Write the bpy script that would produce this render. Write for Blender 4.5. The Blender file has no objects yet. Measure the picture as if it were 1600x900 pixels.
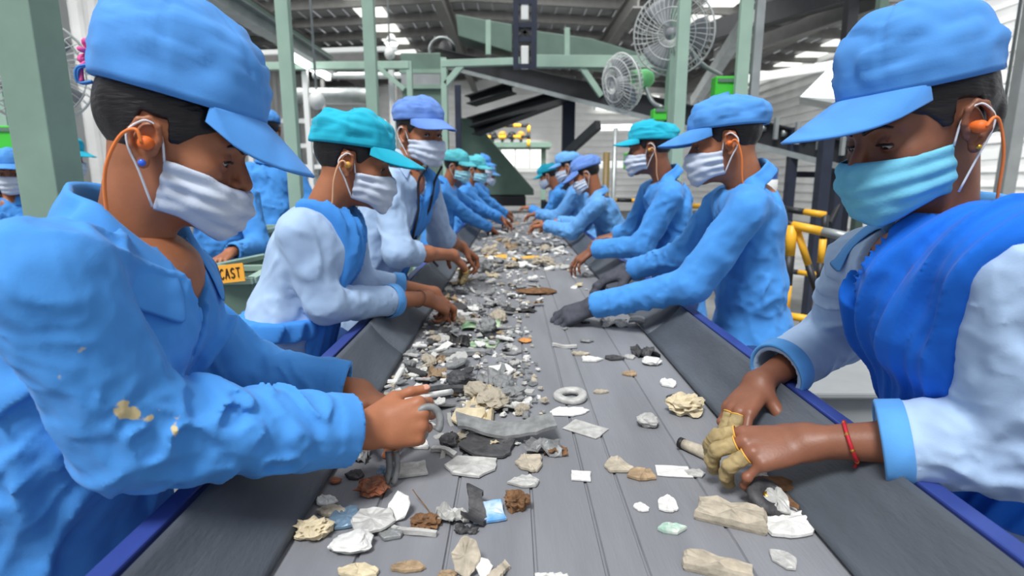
import bpy, bmesh, math, random
import numpy as np
from mathutils import Vector, Matrix
PI = math.pi
SC = bpy.context.scene
COL = SC.collection

# ------------------------------------------------------------------ camera, world, light
F_PX, PITCH = 880.0, math.radians(11.0)
CAM = np.array([0.0, 0.0, 1.33])
cam_d = bpy.data.cameras.new('camera')
cam = bpy.data.objects.new('camera', cam_d)
COL.objects.link(cam)
cam.location = CAM
cam.rotation_euler = (PI / 2 - PITCH, 0, 0)
cam_d.sensor_width = 36.0
cam_d.lens = F_PX / 1600 * 36.0
cam_d.clip_start = 0.02
cam_d.dof.use_dof = True
cam_d.dof.focus_distance = 0.95
cam_d.dof.aperture_fstop = 4.5
SC.camera = cam

world = bpy.data.worlds.new('hall_daylight')
SC.world = world
world.use_nodes = True
wn = world.node_tree.nodes
wl = world.node_tree.links
bg = wn['Background']
tc = wn.new('ShaderNodeTexCoord')
sep = wn.new('ShaderNodeSeparateXYZ')
ramp = wn.new('ShaderNodeValToRGB')
wl.new(tc.outputs['Generated'], sep.inputs[0])
wl.new(sep.outputs['Z'], ramp.inputs[0])
ramp.color_ramp.elements[0].position = 0.0
ramp.color_ramp.elements[0].color = (0.42, 0.46, 0.52, 1)
ramp.color_ramp.elements[1].position = 0.75
ramp.color_ramp.elements[1].color = (1.0, 1.0, 1.0, 1)
wl.new(ramp.outputs[0], bg.inputs['Color'])
bg.inputs['Strength'].default_value = 0.78

def add_light(name, kind, loc, energy, rot=(0, 0, 0), size=None, color=(1, 1, 1)):
    d = bpy.data.lights.new(name, kind)
    d.energy = energy
    d.color = color
    if kind == 'SUN':
        d.angle = size
    elif kind == 'AREA':
        d.shape = 'RECTANGLE'
        d.size, d.size_y = size
    o = bpy.data.objects.new(name, d)
    COL.objects.link(o)
    o.location = loc
    o.rotation_euler = rot
    return o
add_light('daylight', 'SUN', (0, 0, 8), 3.6, (math.radians(28), math.radians(-14), 0), math.radians(16))

for lx in (-4.5, 0.5, 5.5):  # fill lights added out of view to brighten the hall and back wall
    add_light('hall_fill_light', 'AREA', (lx, 9.5, 4.9), 300, (math.radians(38), 0, 0), (2.2, 1.2), (1, .99, .97))
add_light('hall_fill_light', 'AREA', (7.5, 3.0, 4.6), 110, (math.radians(20), math.radians(-20), 0), (2, 2))  # side fills, likewise added without any fixture
add_light('hall_fill_light', 'AREA', (-6.0, 3.0, 4.6), 90, (math.radians(20), math.radians(20), 0), (2, 2))

SC.view_settings.view_transform = 'Standard'
SC.view_settings.look = 'None'
SC.view_settings.gamma = 1.0
SC.view_settings.use_curve_mapping = False
SC.view_settings.exposure = 0.0

# ------------------------------------------------------------------ maths helpers
def V(*a):
    return np.array(a if len(a) > 1 else a[0], dtype=float)
def nrm(a):
    a = np.asarray(a, float)
    return a / (np.linalg.norm(a) + 1e-12)
_c, _s = math.cos(PITCH), math.sin(PITCH)
def ray(u, v):
    a, b = (u - 800) / F_PX, (450 - v) / F_PX
    return np.array([a, _c + b * _s, -_s + b * _c])
def at(u, v, Y):
    d = ray(u, v)
    return CAM + d * (Y / d[1])
def onz(u, v, z):
    d = ray(u, v)
    return CAM + d * ((z - CAM[2]) / d[2])

def frame_xz(x, z):
    x = nrm(x); z = np.asarray(z, float); y = nrm(np.cross(z, x)); return np.stack([x, y, np.cross(x, y)], 1)
def smooth_path(pts, k=4):
    """Catmull-Rom through the points"""
    p = np.array([np.asarray(q, float) for q in pts]); p = np.concatenate([2 * p[:1] - p[1:2], p, 2 * p[-1:] - p[-2:-1]])
    out = []
    for i in range(1, len(p) - 2):
        for t in np.linspace(0, 1, k, endpoint=False):
            a, b, c, d = p[i - 1], p[i], p[i + 1], p[i + 2]
            out.append(.5 * (2 * b + (c - a) * t + (2 * a - 5 * b + 4 * c - d) * t * t + (3 * b - a - 3 * c + d) * t ** 3))
    out.append(p[-2])
    return np.array(out)

_rng = np.random.RandomState(5)
_PT = _rng.permutation(256).astype(np.int32)
_VT = (_rng.rand(256) * 2 - 1).astype(np.float32)
def noise(P):
    P = np.asarray(P, np.float32)
    I = np.floor(P).astype(np.int32)
    f = P - I
    f = f * f * f * (f * (f * 6 - 15) + 10)
    x, y, z = I[:, 0] & 255, I[:, 1] & 255, I[:, 2] & 255
    x1, y1, z1 = (x + 1) & 255, (y + 1) & 255, (z + 1) & 255
    a, b = _PT[x], _PT[x1]
    aa, ab, ba, bb = _PT[(a + y) & 255], _PT[(a + y1) & 255], _PT[(b + y) & 255], _PT[(b + y1) & 255]
    g = lambda q, w: _VT[_PT[(q + w) & 255]]
    fx, fy, fz = f[:, 0], f[:, 1], f[:, 2]
    l0 = (g(aa, z) * (1 - fx) + g(ba, z) * fx) * (1 - fy) + (g(ab, z) * (1 - fx) + g(bb, z) * fx) * fy
    l1 = (g(aa, z1) * (1 - fx) + g(ba, z1) * fx) * (1 - fy) + (g(ab, z1) * (1 - fx) + g(bb, z1) * fx) * fy
    return l0 * (1 - fz) + l1 * fz

def smin(a, b, k):
    h = np.clip(0.5 + 0.5 * (b - a) / k, 0, 1)
    return b * (1 - h) + a * h - k * h * (1 - h)
def smax(a, b, k):
    return -smin(-a, -b, k)
def sphere(P, c, r):
    return np.linalg.norm(P - c, axis=1) - r
def ellip(P, c, r, R=None):
    q = P - c
    if R is not None:
        q = q @ R
    r = np.asarray(r, float)
    return (np.linalg.norm(q / r, axis=1) - 1) * r.min()
def cap(P, a, b, ra, rb):
    a = np.asarray(a, float); b = np.asarray(b, float)
    ab = b - a
    t = np.clip((P - a) @ ab / (ab @ ab + 1e-12), 0, 1)
    return np.linalg.norm(P - a - t[:, None] * ab, axis=1) - (ra + (rb - ra) * t)
def ellcone(P, a, b, wa, wb, side):
    """tapered limb of oval section: wa=(half width along side, half depth)"""
    ab = b - a
    L = np.linalg.norm(ab); ax = ab / L
    s = nrm(side - ax * (side @ ax)); f = np.cross(ax, s)
    t = np.clip((P - a) @ ax / L, 0, 1)
    q = P - a - t[:, None] * ab
    w = wa[0] + (wb[0] - wa[0]) * t
    d = wa[1] + (wb[1] - wa[1]) * t
    m = np.minimum(w, d)
    return (np.sqrt((q @ s / w) ** 2 + (q @ f / d) ** 2 + (q @ ax / m) ** 2) - 1) * m
RQ = np.array([[.98, .12, -.14], [-.10, .80, -.59], [.04, .59, .80]])
def ridges(P, d, along, across, seed, warp=0.6, sharp=1.5):
    d = nrm(d)
    h = V(0, 0, 1) if abs(d[2]) < 0.9 else V(1, 0, 0)
    u = nrm(np.cross(d, h)); w = np.cross(d, u)
    q = np.stack([P @ d * along, P @ u * across, P @ w * across], 1) + seed * 7.31
    if warp:
        q = q + (noise(P * 6 + seed) * warp * .8)[:, None]
    n = .8 * noise(q) + .45 * noise((q @ RQ) * 1.37 + 3.1)
    return np.exp(-(n * (3.0 + sharp * .5)) ** 2) * (.35 + .9 * np.clip(.5 + 1.2 * noise(P * 5.5 + seed * 1.7), 0, 1))

def pleats(P, c, freq, seed, warp=1.6):
    return (.5 + .5 * np.sin(2 * PI * c * freq + warp * noise(P * 6 + seed) + seed)) ** 1.7 * (.4 + .8 * np.clip(.5 + noise(P * 5 + seed * 2), 0, 1))
BK = 8
def nets(f, lo, hi, h):
    lo = np.asarray(lo, float); hi = np.asarray(hi, float)
    nb = np.ceil((hi - lo) / h / BK).astype(int) + 1
    lo = lo - h * 1.37
    n = nb * BK
    bi = np.stack(np.meshgrid(*[np.arange(k) for k in nb], indexing='ij'), -1).reshape(-1, 3)
    cd = f(lo + (bi + 0.5) * BK * h)
    keep = np.abs(cd) < BK * h * 0.9 * 1.12 + 0.012
    D = np.empty(tuple(n), np.float32)
    D6 = D.reshape(nb[0], BK, nb[1], BK, nb[2], BK).transpose(0, 2, 4, 1, 3, 5)
    D6[bi[:, 0], bi[:, 1], bi[:, 2]] = np.where(cd < 0, -1.0, 1.0)[:, None, None, None]
    kb = bi[keep]
    off = np.stack(np.meshgrid(*[np.arange(BK)] * 3, indexing='ij'), -1).reshape(-1, 3)
    st = 700
    for i in range(0, len(kb), st):
        b = kb[i:i + st]
        pts = lo + (b[:, None, :] * BK + off[None]).reshape(-1, 3) * h
        D6[b[:, 0], b[:, 1], b[:, 2]] = f(pts).reshape(-1, BK, BK, BK)
    D[0] = 1; D[-1] = 1; D[:, 0] = 1; D[:, -1] = 1; D[:, :, 0] = 1; D[:, :, -1] = 1
    S = D < 0
    cnt = np.zeros(tuple(n - 1), np.int8)
    for dx in (0, 1):
        for dy in (0, 1):
            for dz in (0, 1):
                cnt += S[dx:n[0] - 1 + dx, dy:n[1] - 1 + dy, dz:n[2] - 1 + dz]
    A = np.argwhere((cnt > 0) & (cnt < 8))
    idx = np.full(tuple(n - 1), -1, np.int32)
    idx[A[:, 0], A[:, 1], A[:, 2]] = np.arange(len(A))
    acc = np.zeros((len(A), 3)); num = np.zeros(len(A))
    cor = [(x, y, z) for x in (0, 1) for y in (0, 1) for z in (0, 1)]
    for i, a in enumerate(cor):
        for b in cor[i + 1:]:
            if sum(abs(a[k] - b[k]) for k in range(3)) != 1:
                continue
            da = D[A[:, 0] + a[0], A[:, 1] + a[1], A[:, 2] + a[2]]
            db = D[A[:, 0] + b[0], A[:, 1] + b[1], A[:, 2] + b[2]]
            m = (da < 0) != (db < 0)
            t = np.where(m, da / np.where(m, da - db, 1), 0)[:, None]
            acc += np.where(m[:, None], np.array(a) + t * (np.array(b) - np.array(a)), 0)
            num += m
    verts = lo + (A + acc / np.maximum(num, 1)[:, None]) * h
    quads = []
    for ax in range(3):
        sl0 = [slice(1, -1)] * 3; sl1 = [slice(1, -1)] * 3
        sl0[ax] = slice(0, -1); sl1[ax] = slice(1, None)
        s0, s1 = S[tuple(sl0)], S[tuple(sl1)]
        E = np.argwhere(s0 != s1)
        inside = s0[E[:, 0], E[:, 1], E[:, 2]]
        c = E.copy()
        for k in range(3):
            if k != ax:
                c[:, k] += 1
        b1, b2 = (ax + 1) % 3, (ax + 2) % 3
        def cell(o1, o2):
            q = c.copy(); q[:, b1] += o1; q[:, b2] += o2
            return idx[q[:, 0], q[:, 1], q[:, 2]]
        Q = np.stack([cell(-1, -1), cell(0, -1), cell(0, 0), cell(-1, 0)], 1)
        Q[~inside] = Q[~inside][:, ::-1]
        quads.append(Q)
    Q = np.concatenate(quads)
    return verts, Q[(Q >= 0).all(1)]

# ------------------------------------------------------------------ mesh building
class MB:
    def __init__(s):
        s.v = []; s.f = []; s.m = []; s.n = 0; s.sm = []
    def add(s, vs, fs, mi=0, smooth=True):
        vs = np.asarray(vs, float).reshape(-1, 3)
        s.v.append(vs)
        if isinstance(fs, np.ndarray):
            s.f.append((fs + s.n).astype(np.int32)); k = len(fs)
        else:
            s.f.append([tuple(i + s.n for i in q) for q in fs]); k = len(fs)
        s.m.append(np.full(k, mi, np.int32)); s.sm.append(np.full(k, smooth, bool))
        s.n += len(vs)
        return s
    def grid(s, G, mi=0, closed_u=False, closed_v=False, smooth=True, flip=False):
        """G: (nu, nv, 3)"""
        nu, nv = G.shape[:2]
        I = np.arange(nu * nv).reshape(nu, nv)
        iu = np.arange(nu if closed_u else nu - 1); iv = np.arange(nv if closed_v else nv - 1)
        A, B = np.meshgrid(iu, iv, indexing='ij')
        A = A.ravel(); B = B.ravel(); A1 = (A + 1) % nu; B1 = (B + 1) % nv
        Q = np.stack([I[A, B], I[A1, B], I[A1, B1], I[A, B1]], 1)
        if flip: Q = Q[:, ::-1]
        return s.add(G.reshape(-1, 3), Q, mi, smooth)
    def box(s, c, size, R=None, mi=0):
        c = np.asarray(c, float); h = np.asarray(size, float) / 2
        p = np.array([(x, y, z) for x in (-1, 1) for y in (-1, 1) for z in (-1, 1)]) * h
        if R is not None: p = p @ np.asarray(R).T
        return s.add(p + c, [(0, 1, 3, 2), (4, 6, 7, 5), (0, 4, 5, 1), (2, 3, 7, 6), (0, 2, 6, 4), (1, 5, 7, 3)], mi, False)
    def beam(s, a, b, w, h, up=(0, 0, 1), mi=0):
        a = np.asarray(a, float); b = np.asarray(b, float)
        x = nrm(b - a); u = np.asarray(up, float)
        if abs(x @ u) > 0.98: u = V(0, 1, 0)
        y = nrm(np.cross(u, x)); z = np.cross(x, y)
        return s.box((a + b) / 2, (np.linalg.norm(b - a), w, h), np.stack([x, y, z], 1), mi)
    def ibeam(s, a, b, w, h, up=(0, 0, 1), t=0.012, mi=0):
        a = np.asarray(a, float); b = np.asarray(b, float)
        x = nrm(b - a); u = np.asarray(up, float)
        if abs(x @ u) > 0.98: u = V(0, 1, 0)
        y = nrm(np.cross(u, x)); z = np.cross(x, y)
        s.beam(a, b, t, h - 2 * t, z, mi)
        o = z * (h / 2 - t / 2)
        s.beam(a + o, b + o, w, t, z, mi); s.beam(a - o, b - o, w, t, z, mi)
        return s
    def tube(s, pts, r, n=10, mi=0, closed=False):
        pts = np.asarray(pts, float)
        rr = np.broadcast_to(np.asarray(r, float), (len(pts),))
        T = np.gradient(pts, axis=0) if not closed else (np.roll(pts, -1, 0) - np.roll(pts, 1, 0))
        T /= np.linalg.norm(T, axis=1)[:, None] + 1e-12
        ref = V(0, 0, 1) if abs(T[0][2]) < 0.9 else V(1, 0, 0)
        u = nrm(np.cross(T[0], ref)); G = []
        for p, t, q in zip(pts, T, rr):
            u = nrm(u - t * (u @ t)); w = np.cross(t, u)
            a = np.arange(n) * 2 * PI / n
            G.append(p + q * (np.cos(a)[:, None] * u + np.sin(a)[:, None] * w))
        G = np.array(G)
        if not closed:
            G = np.concatenate([np.repeat((pts[0])[None, None], n, 1) * 0.999 + G[:1] * 0.001, G, np.repeat((pts[-1])[None, None], n, 1) * 0.999 + G[-1:] * 0.001])
        return s.grid(G, mi, closed_u=closed, closed_v=True)
    def ball(s, c, r, n=6, mi=0, R=None):
        g = np.linspace(-1, 1, n + 1)
        for ax in range(3):
            for sg in (-1, 1):
                A, B = np.meshgrid(np.tan(g * PI / 4), np.tan(g * PI / 4), indexing='ij')
                p = np.zeros((n + 1, n + 1, 3))
                p[..., ax] = sg; p[..., (ax + 1) % 3] = A; p[..., (ax + 2) % 3] = B
                p /= np.linalg.norm(p, axis=2)[..., None]
                p = p * np.asarray(r, float)
                if R is not None: p = p @ np.asarray(R).T
                s.grid(p + np.asarray(c, float), mi, flip=(sg < 0))
        return s
    def lathe(s, prof, c, n=24, mi=0, R=None):
        a = np.arange(n) * 2 * PI / n
        G = np.array([[(r * math.cos(t), r * math.sin(t), z) for t in a] for r, z in prof])
        if R is not None: G = G @ np.asarray(R).T
        return s.grid(G + np.asarray(c, float), mi, closed_v=True, flip=True)
    def build(s, name, mats, parent=None, origin=None, solid=None, bevel=None, sub=0):
        Vt = np.concatenate(s.v)
        o_ = np.zeros(3)
        if origin is not None: o_ = np.asarray(origin, float)
        if parent is not None: o_ = ORG.get(parent.as_pointer(), np.zeros(3))
        Vt = Vt - o_
        me = bpy.data.meshes.new(name)
        tot = []; loops = []
        for f in s.f:
            if isinstance(f, np.ndarray):
                loops.append(f.ravel()); tot.append(np.full(len(f), f.shape[1], np.int32))
            else:
                loops.append(np.fromiter((i for q in f for i in q), np.int32)); tot.append(np.array([len(q) for q in f], np.int32))
        loops = np.concatenate(loops); tot = np.concatenate(tot)
        start = np.concatenate([[0], np.cumsum(tot)[:-1]]).astype(np.int32)
        me.vertices.add(len(Vt)); me.vertices.foreach_set('co', Vt.astype(np.float32).ravel())
        me.loops.add(len(loops)); me.loops.foreach_set('vertex_index', loops.astype(np.int32))
        me.polygons.add(len(tot)); me.polygons.foreach_set('loop_start', start)
        me.polygons.foreach_set('loop_total', tot)
        me.polygons.foreach_set('material_index', np.concatenate(s.m))
        me.polygons.foreach_set('use_smooth', np.concatenate(s.sm))
        me.update(calc_edges=True); me.validate()
        for m in (mats if isinstance(mats, (list, tuple)) else [mats]):
            me.materials.append(m)
        ob = bpy.data.objects.new(name, me)
        COL.objects.link(ob)
        if parent is not None:
            ob.parent = parent
            ORG[ob.as_pointer()] = o_          # children of this part share the frame of the root
        else:
            ob.location = o_
            ORG[ob.as_pointer()] = o_
        if solid:
            md = ob.modifiers.new('thickness', 'SOLIDIFY'); md.thickness = solid; md.offset = 0
        if sub:
            md = ob.modifiers.new('subdivision', 'SUBSURF'); md.levels = sub; md.render_levels = sub
        if bevel:
            md = ob.modifiers.new('bevel', 'BEVEL'); md.width = bevel; md.segments = 2; md.limit_method = 'ANGLE'
        return ob
ORG = {}
def tag(o, label, cat, group=None, kind=None):
    o['label'] = label; o['category'] = cat
    if group: o['group'] = group
    if kind: o['kind'] = kind
    return o
def thing(name, loc, label, cat, group=None):
    o = bpy.data.objects.new(name, None)
    COL.objects.link(o); o.location = loc; o.empty_display_size = 0.05
    ORG[o.as_pointer()] = np.asarray(loc, float)
    return tag(o, label, cat, group)
def structure(o, label=None, cat=None):
    o['kind'] = 'structure'
    if label: o['label'] = label
    if cat: o['category'] = cat
    return o

# ------------------------------------------------------------------ materials
def srgb(r, g, b):
    f = lambda c: (c / 255 / 12.92) if c / 255 <= 0.04045 else ((c / 255 + 0.055) / 1.055) ** 2.4
    return (f(r), f(g), f(b), 1)
def mat(name, col, rough=0.7, metal=0.0, var=0.0, vscale=8, bump=0.0, bscale=60, spec=0.5, col2=None, sss=0.0,
        emit=None, estr=0.0, stretch=None, alpha=None, sheen=0.0, bump2=0.0, b2scale=14, ridged=False):
    m = bpy.data.materials.new(name); m.use_nodes = True
    N, L = m.node_tree.nodes, m.node_tree.links
    p = N['Principled BSDF']
    p.inputs['Base Color'].default_value = col
    p.inputs['Roughness'].default_value = rough
    p.inputs['Metallic'].default_value = metal
    p.inputs['Specular IOR Level'].default_value = spec
    if sss:
        p.inputs['Subsurface Weight'].default_value = sss
        p.inputs['Subsurface Radius'].default_value = (0.02, 0.008, 0.004)
        p.inputs['Subsurface Scale'].default_value = 0.35
    if sheen:
        p.inputs['Sheen Weight'].default_value = sheen
    if emit:
        p.inputs['Emission Color'].default_value = emit; p.inputs['Emission Strength'].default_value = estr
    if alpha is not None: p.inputs['Alpha'].default_value = alpha
    t = N.new('ShaderNodeTexCoord'); mp = N.new('ShaderNodeMapping')
    L.new(t.outputs['Object'], mp.inputs[0])
    if stretch: mp.inputs['Scale'].default_value = stretch
    if var or col2:
        nz = N.new('ShaderNodeTexNoise'); nz.inputs['Scale'].default_value = vscale; nz.inputs['Detail'].default_value = 6
        L.new(mp.outputs[0], nz.inputs['Vector'])
        r = N.new('ShaderNodeValToRGB'); L.new(nz.outputs[0], r.inputs[0])
        r.color_ramp.elements[0].position = 0.36; r.color_ramp.elements[1].position = 0.66
        c2 = col2 or tuple(max(0, c * (1 - var)) for c in col[:3]) + (1,)
        r.color_ramp.elements[0].color = c2
        r.color_ramp.elements[1].color = col if col2 else tuple(min(1, c * (1 + var * 0.5)) for c in col[:3]) + (1,)
        L.new(r.outputs[0], p.inputs['Base Color'])
    nrmout = None
    for b, sc in ((bump2, b2scale), (bump, bscale)):
        if b:
            nz = N.new('ShaderNodeTexNoise'); nz.inputs['Scale'].default_value = sc; nz.inputs['Detail'].default_value = 4
            if ridged and sc == b2scale:
                nz.noise_type = 'RIDGED_MULTIFRACTAL'; nz.normalize = True; nz.inputs['Detail'].default_value = 2.5; nz.inputs['Distortion'].default_value = .6
            L.new(mp.outputs[0], nz.inputs['Vector'])
            bp = N.new('ShaderNodeBump'); bp.inputs['Strength'].default_value = b; bp.inputs['Distance'].default_value = 0.3 / sc
            L.new(nz.outputs[0], bp.inputs['Height'])
            if nrmout: L.new(nrmout, bp.inputs['Normal'])
            nrmout = bp.outputs[0]
    if nrmout: L.new(nrmout, p.inputs['Normal'])
    return m
def cloth(name, rgb, var=0.10, rough=0.85):
    return mat(name, srgb(*rgb), rough, var=var, vscale=14, bump=0.25, bscale=420, spec=0.2, bump2=0.42, b2scale=13, ridged=True, sheen=0.08)
M = dict(
    jacket=cloth('sky_blue_work_cloth', (76, 150, 226)),
    jacket_pale=cloth('faded_blue_work_cloth', (104, 165, 228)),
    shirt=cloth('pale_blue_shirting', (168, 194, 226), 0.05),
    cuff=cloth('mid_blue_trim_cloth', (92, 160, 226)),
    scarf=cloth('vivid_blue_scarf_cloth', (28, 112, 222), 0.08),
    vest=cloth('blue_scarf_cloth', (66, 140, 218), 0.08),
    cap_blue=cloth('blue_cap_cloth', (84, 150, 222), 0.08),
    cap_peri=cloth('periwinkle_cap_cloth', (108, 146, 218), 0.06),
    cap_pale=cloth('pale_blue_cap_cloth', (112, 172, 230), 0.06),
    cap_teal=cloth('turquoise_cap_cloth', (38, 178, 206), 0.08),
    cap_aqua=cloth('aqua_cap_cloth', (96, 196, 206), 0.06),
    trouser=cloth('dark_blue_trouser_cloth', (40, 70, 120)),
    mask_white=mat('white_mask_fleece', srgb(200, 210, 226), 0.9, bump=0.3, bscale=300, spec=0.1),
    mask_blue=mat('blue_mask_fleece', srgb(118, 196, 224), 0.85, var=0.10, vscale=30, bump=0.4, bscale=220, spec=0.15),
    mask_aqua=mat('aqua_mask_fleece', srgb(160, 214, 228), 0.85, bump=0.3, bscale=220, spec=0.1),
    loop=mat('white_elastic', srgb(226, 228, 232), 0.7),
    skin=mat('brown_skin', srgb(166, 106, 74), 0.48, var=0.10, vscale=30, bump=0.22, bscale=260, spec=0.45, sss=0.10),
    skin_dark=mat('deep_brown_skin', srgb(134, 86, 64), 0.46, var=0.10, vscale=30, bump=0.22, bscale=260, spec=0.45, sss=0.08),
    hair=mat('black_hair', srgb(26, 22, 24), 0.42, var=0.4, vscale=40, bump=0.8, bscale=120, stretch=(0.25, 1, 1.6), spec=0.5),
    eye_white=mat('eye_white', srgb(205, 200, 195), 0.25),
    iris=mat('dark_iris', srgb(28, 16, 12), 0.12),
    nail=mat('fingernail', srgb(206, 150, 128), 0.3),
    lip=mat('lip', srgb(130, 70, 62), 0.5),
    plug=mat('orange_foam', srgb(236, 112, 40), 0.6),
    cord=mat('orange_cord', srgb(240, 130, 60), 0.6),
    cord_pale=mat('peach_cord', srgb(226, 170, 130), 0.6),
    glove=mat('charcoal_knit', srgb(70, 72, 82), 0.8, var=0.2, vscale=60, bump=0.6, bscale=500),
    cot=mat('khaki_leather', srgb(168, 148, 104), 0.75, var=0.22, vscale=50, bump=0.5, bscale=160),
    gold=mat('mustard_hem', srgb(222, 168, 70), 0.55),
    red=mat('red_thread', srgb(178, 24, 40), 0.6, bump=0.8, bscale=400),
    brass=mat('brass_bead', srgb(226, 178, 80), 0.3, 0.9),
    bluegem=mat('blue_stud', srgb(60, 110, 230), 0.15),
    pink=mat('pink_ribbon', srgb(226, 92, 156), 0.7),
    button=mat('white_button', srgb(225, 228, 232), 0.35),
    lanyard=mat('dark_lanyard', srgb(40, 38, 48), 0.7),
    shoe=mat('black_shoe', srgb(36, 34, 36), 0.6),
    thread=mat('dark_seam', srgb(40, 84, 150), 0.9),
    belt=None,
)
# ------------------------------------------------------------------ hall
m_floor = mat('grey_concrete', srgb(128, 130, 130), 0.75, var=0.25, vscale=2.5, bump=0.1, bscale=40)
m_wallw = mat('white_sheet_cladding', srgb(226, 228, 228), 0.6, var=0.10, vscale=1.2)
m_wallg = mat('grey_sheet_cladding', srgb(176, 178, 178), 0.6, var=0.15, vscale=1.5)
m_roof = mat('roof_sheet', srgb(150, 150, 152), 0.55, var=0.14, vscale=0.8)
m_purlin = mat('grey_roof_steel', srgb(108, 108, 106), 0.6, var=0.12)
m_dsteel = mat('dark_blue_steel', srgb(42, 48, 66), 0.45, var=0.2)
m_black = mat('black_machine_steel', srgb(36, 38, 42), 0.5, var=0.25)
m_green = mat('sage_green_paint', srgb(130, 156, 142), 0.5, var=0.10, vscale=6)
m_dgreen = mat('grey_green_paint', srgb(100, 124, 112), 0.55, var=0.12, vscale=5)
m_lgreen = mat('pale_green_paint', srgb(158, 186, 170), 0.5, var=0.08, vscale=6)
m_bright = mat('bright_green_plastic', srgb(72, 200, 62), 0.4, var=0.05)
m_fang = mat('mint_green_motor', srgb(126, 220, 142), 0.4)
m_wire = mat('white_wire', srgb(206, 210, 208), 0.5)
m_blade = mat('grey_fan_blade', srgb(150, 154, 158), 0.5)
m_galv = mat('galvanised_steel', srgb(168, 174, 174), 0.4, 0.5, var=0.15)
m_white = mat('white_paint', srgb(226, 228, 226), 0.5)
m_yellow = mat('yellow_paint', srgb(244, 182, 44), 0.45, var=0.08)
m_blackp = mat('black_paint', srgb(30, 32, 36), 0.5)
m_orange = mat('orange_sign', srgb(238, 168, 58), 0.6)
m_ink = mat('black_lettering', srgb(40, 30, 24), 0.7)
m_frame = mat('navy_painted_steel', srgb(52, 70, 142), 0.4, var=0.12)
m_tube = mat('lit_tube', srgb(255, 255, 255), 0.5, emit=(1, 1, 1, 1), estr=6.0)
m_sky = mat('translucent_roof_light', srgb(240, 240, 236), 0.6, emit=(1, 1, .94, 1), estr=1.3)
m_lampw = mat('lit_lamp', srgb(255, 255, 250), 0.6, emit=(1, 1, .97, 1), estr=2.5)
m_blueb = mat('blue_drum_paint', srgb(44, 92, 190), 0.4)
m_blk = mat('dark_rubber', srgb(48, 50, 54), 0.8)
m_grayp = mat('grey_panel', srgb(150, 154, 154), 0.5, var=0.1)

# rubber: fine scuffs running along the belt
def rubber(name, rgb, st, var=.3, rough=.6):
    return mat(name, srgb(*rgb), rough, var=var, vscale=3.0, bump=0.25, bscale=60, stretch=st, spec=0.35)
m_beltm = rubber('grey_belt_rubber', (130, 132, 137), (4, .6, 4), .16, .62)
m_side = rubber('charcoal_skirt_rubber', (84, 90, 98), (3, .8, 3), .3, .5)

YF = 24.0
g = MB(); g.box((0, 12, -.05), (30, 34, .1)); structure(g.build('floor', m_floor))
g = MB(); g.box((0, YF + .1, 3.5), (30, .2, 7.4))
for k in range(26):
    z = .3 + k * .26
    g.box((0, YF - .03, z), (30, .06, .05))
wb = g.build('wall_back', m_wallw); structure(wb)
# roof: sheets on purlins and rafters, with translucent strips
g = MB()
def roofz(x): return 5.45 - abs(x + 1.0) * .05
for k in range(-36, 37):
    x0 = k * .36; x1 = x0 + .36
    for (a, b, dz) in ((x0, x0 + .24, 0), (x0 + .24, x1, .05)):
        za, zb_ = roofz(a) + dz, roofz(b) + dz
        g.add([(a, 12, za), (b, 12, zb_), (b, YF, zb_), (a, YF, za), (a, 12, za + .03), (b, 12, zb_ + .03), (b, YF, zb_ + .03), (a, YF, za + .03)],
              [(3, 2, 1, 0), (4, 5, 6, 7), (0, 1, 5, 4), (1, 2, 6, 5), (2, 3, 7, 6), (3, 0, 4, 7)], 0, False)
structure(g.build('ceiling', m_roof))
g = MB()
for k in range(9):
    y = 12.2 + k * 1.42
    g.beam((-13, y, roofz(-13) - .12), (-1, y, roofz(-1) - .12), .12, .2)
    g.beam((-1, y, roofz(-1) - .12), (13, y, roofz(13) - .12), .12, .2)
structure(g.build('trim_1', m_purlin))
g = MB()
for x in (-9.5, -5.5, -1.5, 2.5, 6.5, 10.5):
    g.ibeam((x, 12, roofz(x) - .42), (x, YF, roofz(x) - .42), .22, .42, t=.03)
structure(g.build('trim_2', m_purlin))
for i, x in enumerate((-3.4, 4.6, 8.8)):
    g = MB(); g.box((x, 18, roofz(x) - .06), (.7, 11.5, .03)); structure(g.build('window_%d' % (i + 1), m_sky))
# left wall: corrugated sheets above a white lower wall
g = MB()
yy_ = np.arange(1.5, YF, .11); zz_ = np.array([.0, 7.2])
G = np.array([[(-7.6 + (.05 if (i // 2) % 2 else 0), y, z) for z in zz_] for i, y in enumerate(yy_)])
g.grid(G, smooth=False); structure(g.build('wall_left', m_wallg, solid=.02))
g = MB()
g.box((9.2, 12.8, 3.6), (.15, 22.6, 7.4))
for k in range(24): g.box((9.1, 12.8, .4 + k * .27), (.06, 22.6, .06))
structure(g.build('wall_right', m_wallw))
# bright window bands on the back wall
for i, (u0, v0, u1, v1) in enumerate(((1190, 60, 1340, 150), (760, 225, 850, 262), (930, 150, 1030, 172))):
    a, b = at(u0, v0, YF - .2), at(u1, v1, YF - .2)
    g = MB(); c = (a + b) / 2
    fr = g; g.box(c, (abs(b[0] - a[0]), .05, abs(a[2] - b[2])))
    for k in range(5): g.box(c + V((k / 4 - .5) * abs(b[0] - a[0]), -.05, 0), (.06, .08, abs(a[2] - b[2])), mi=1)
    structure(g.build('window_%d' % (i + 4), [m_sky, m_white]))

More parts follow.
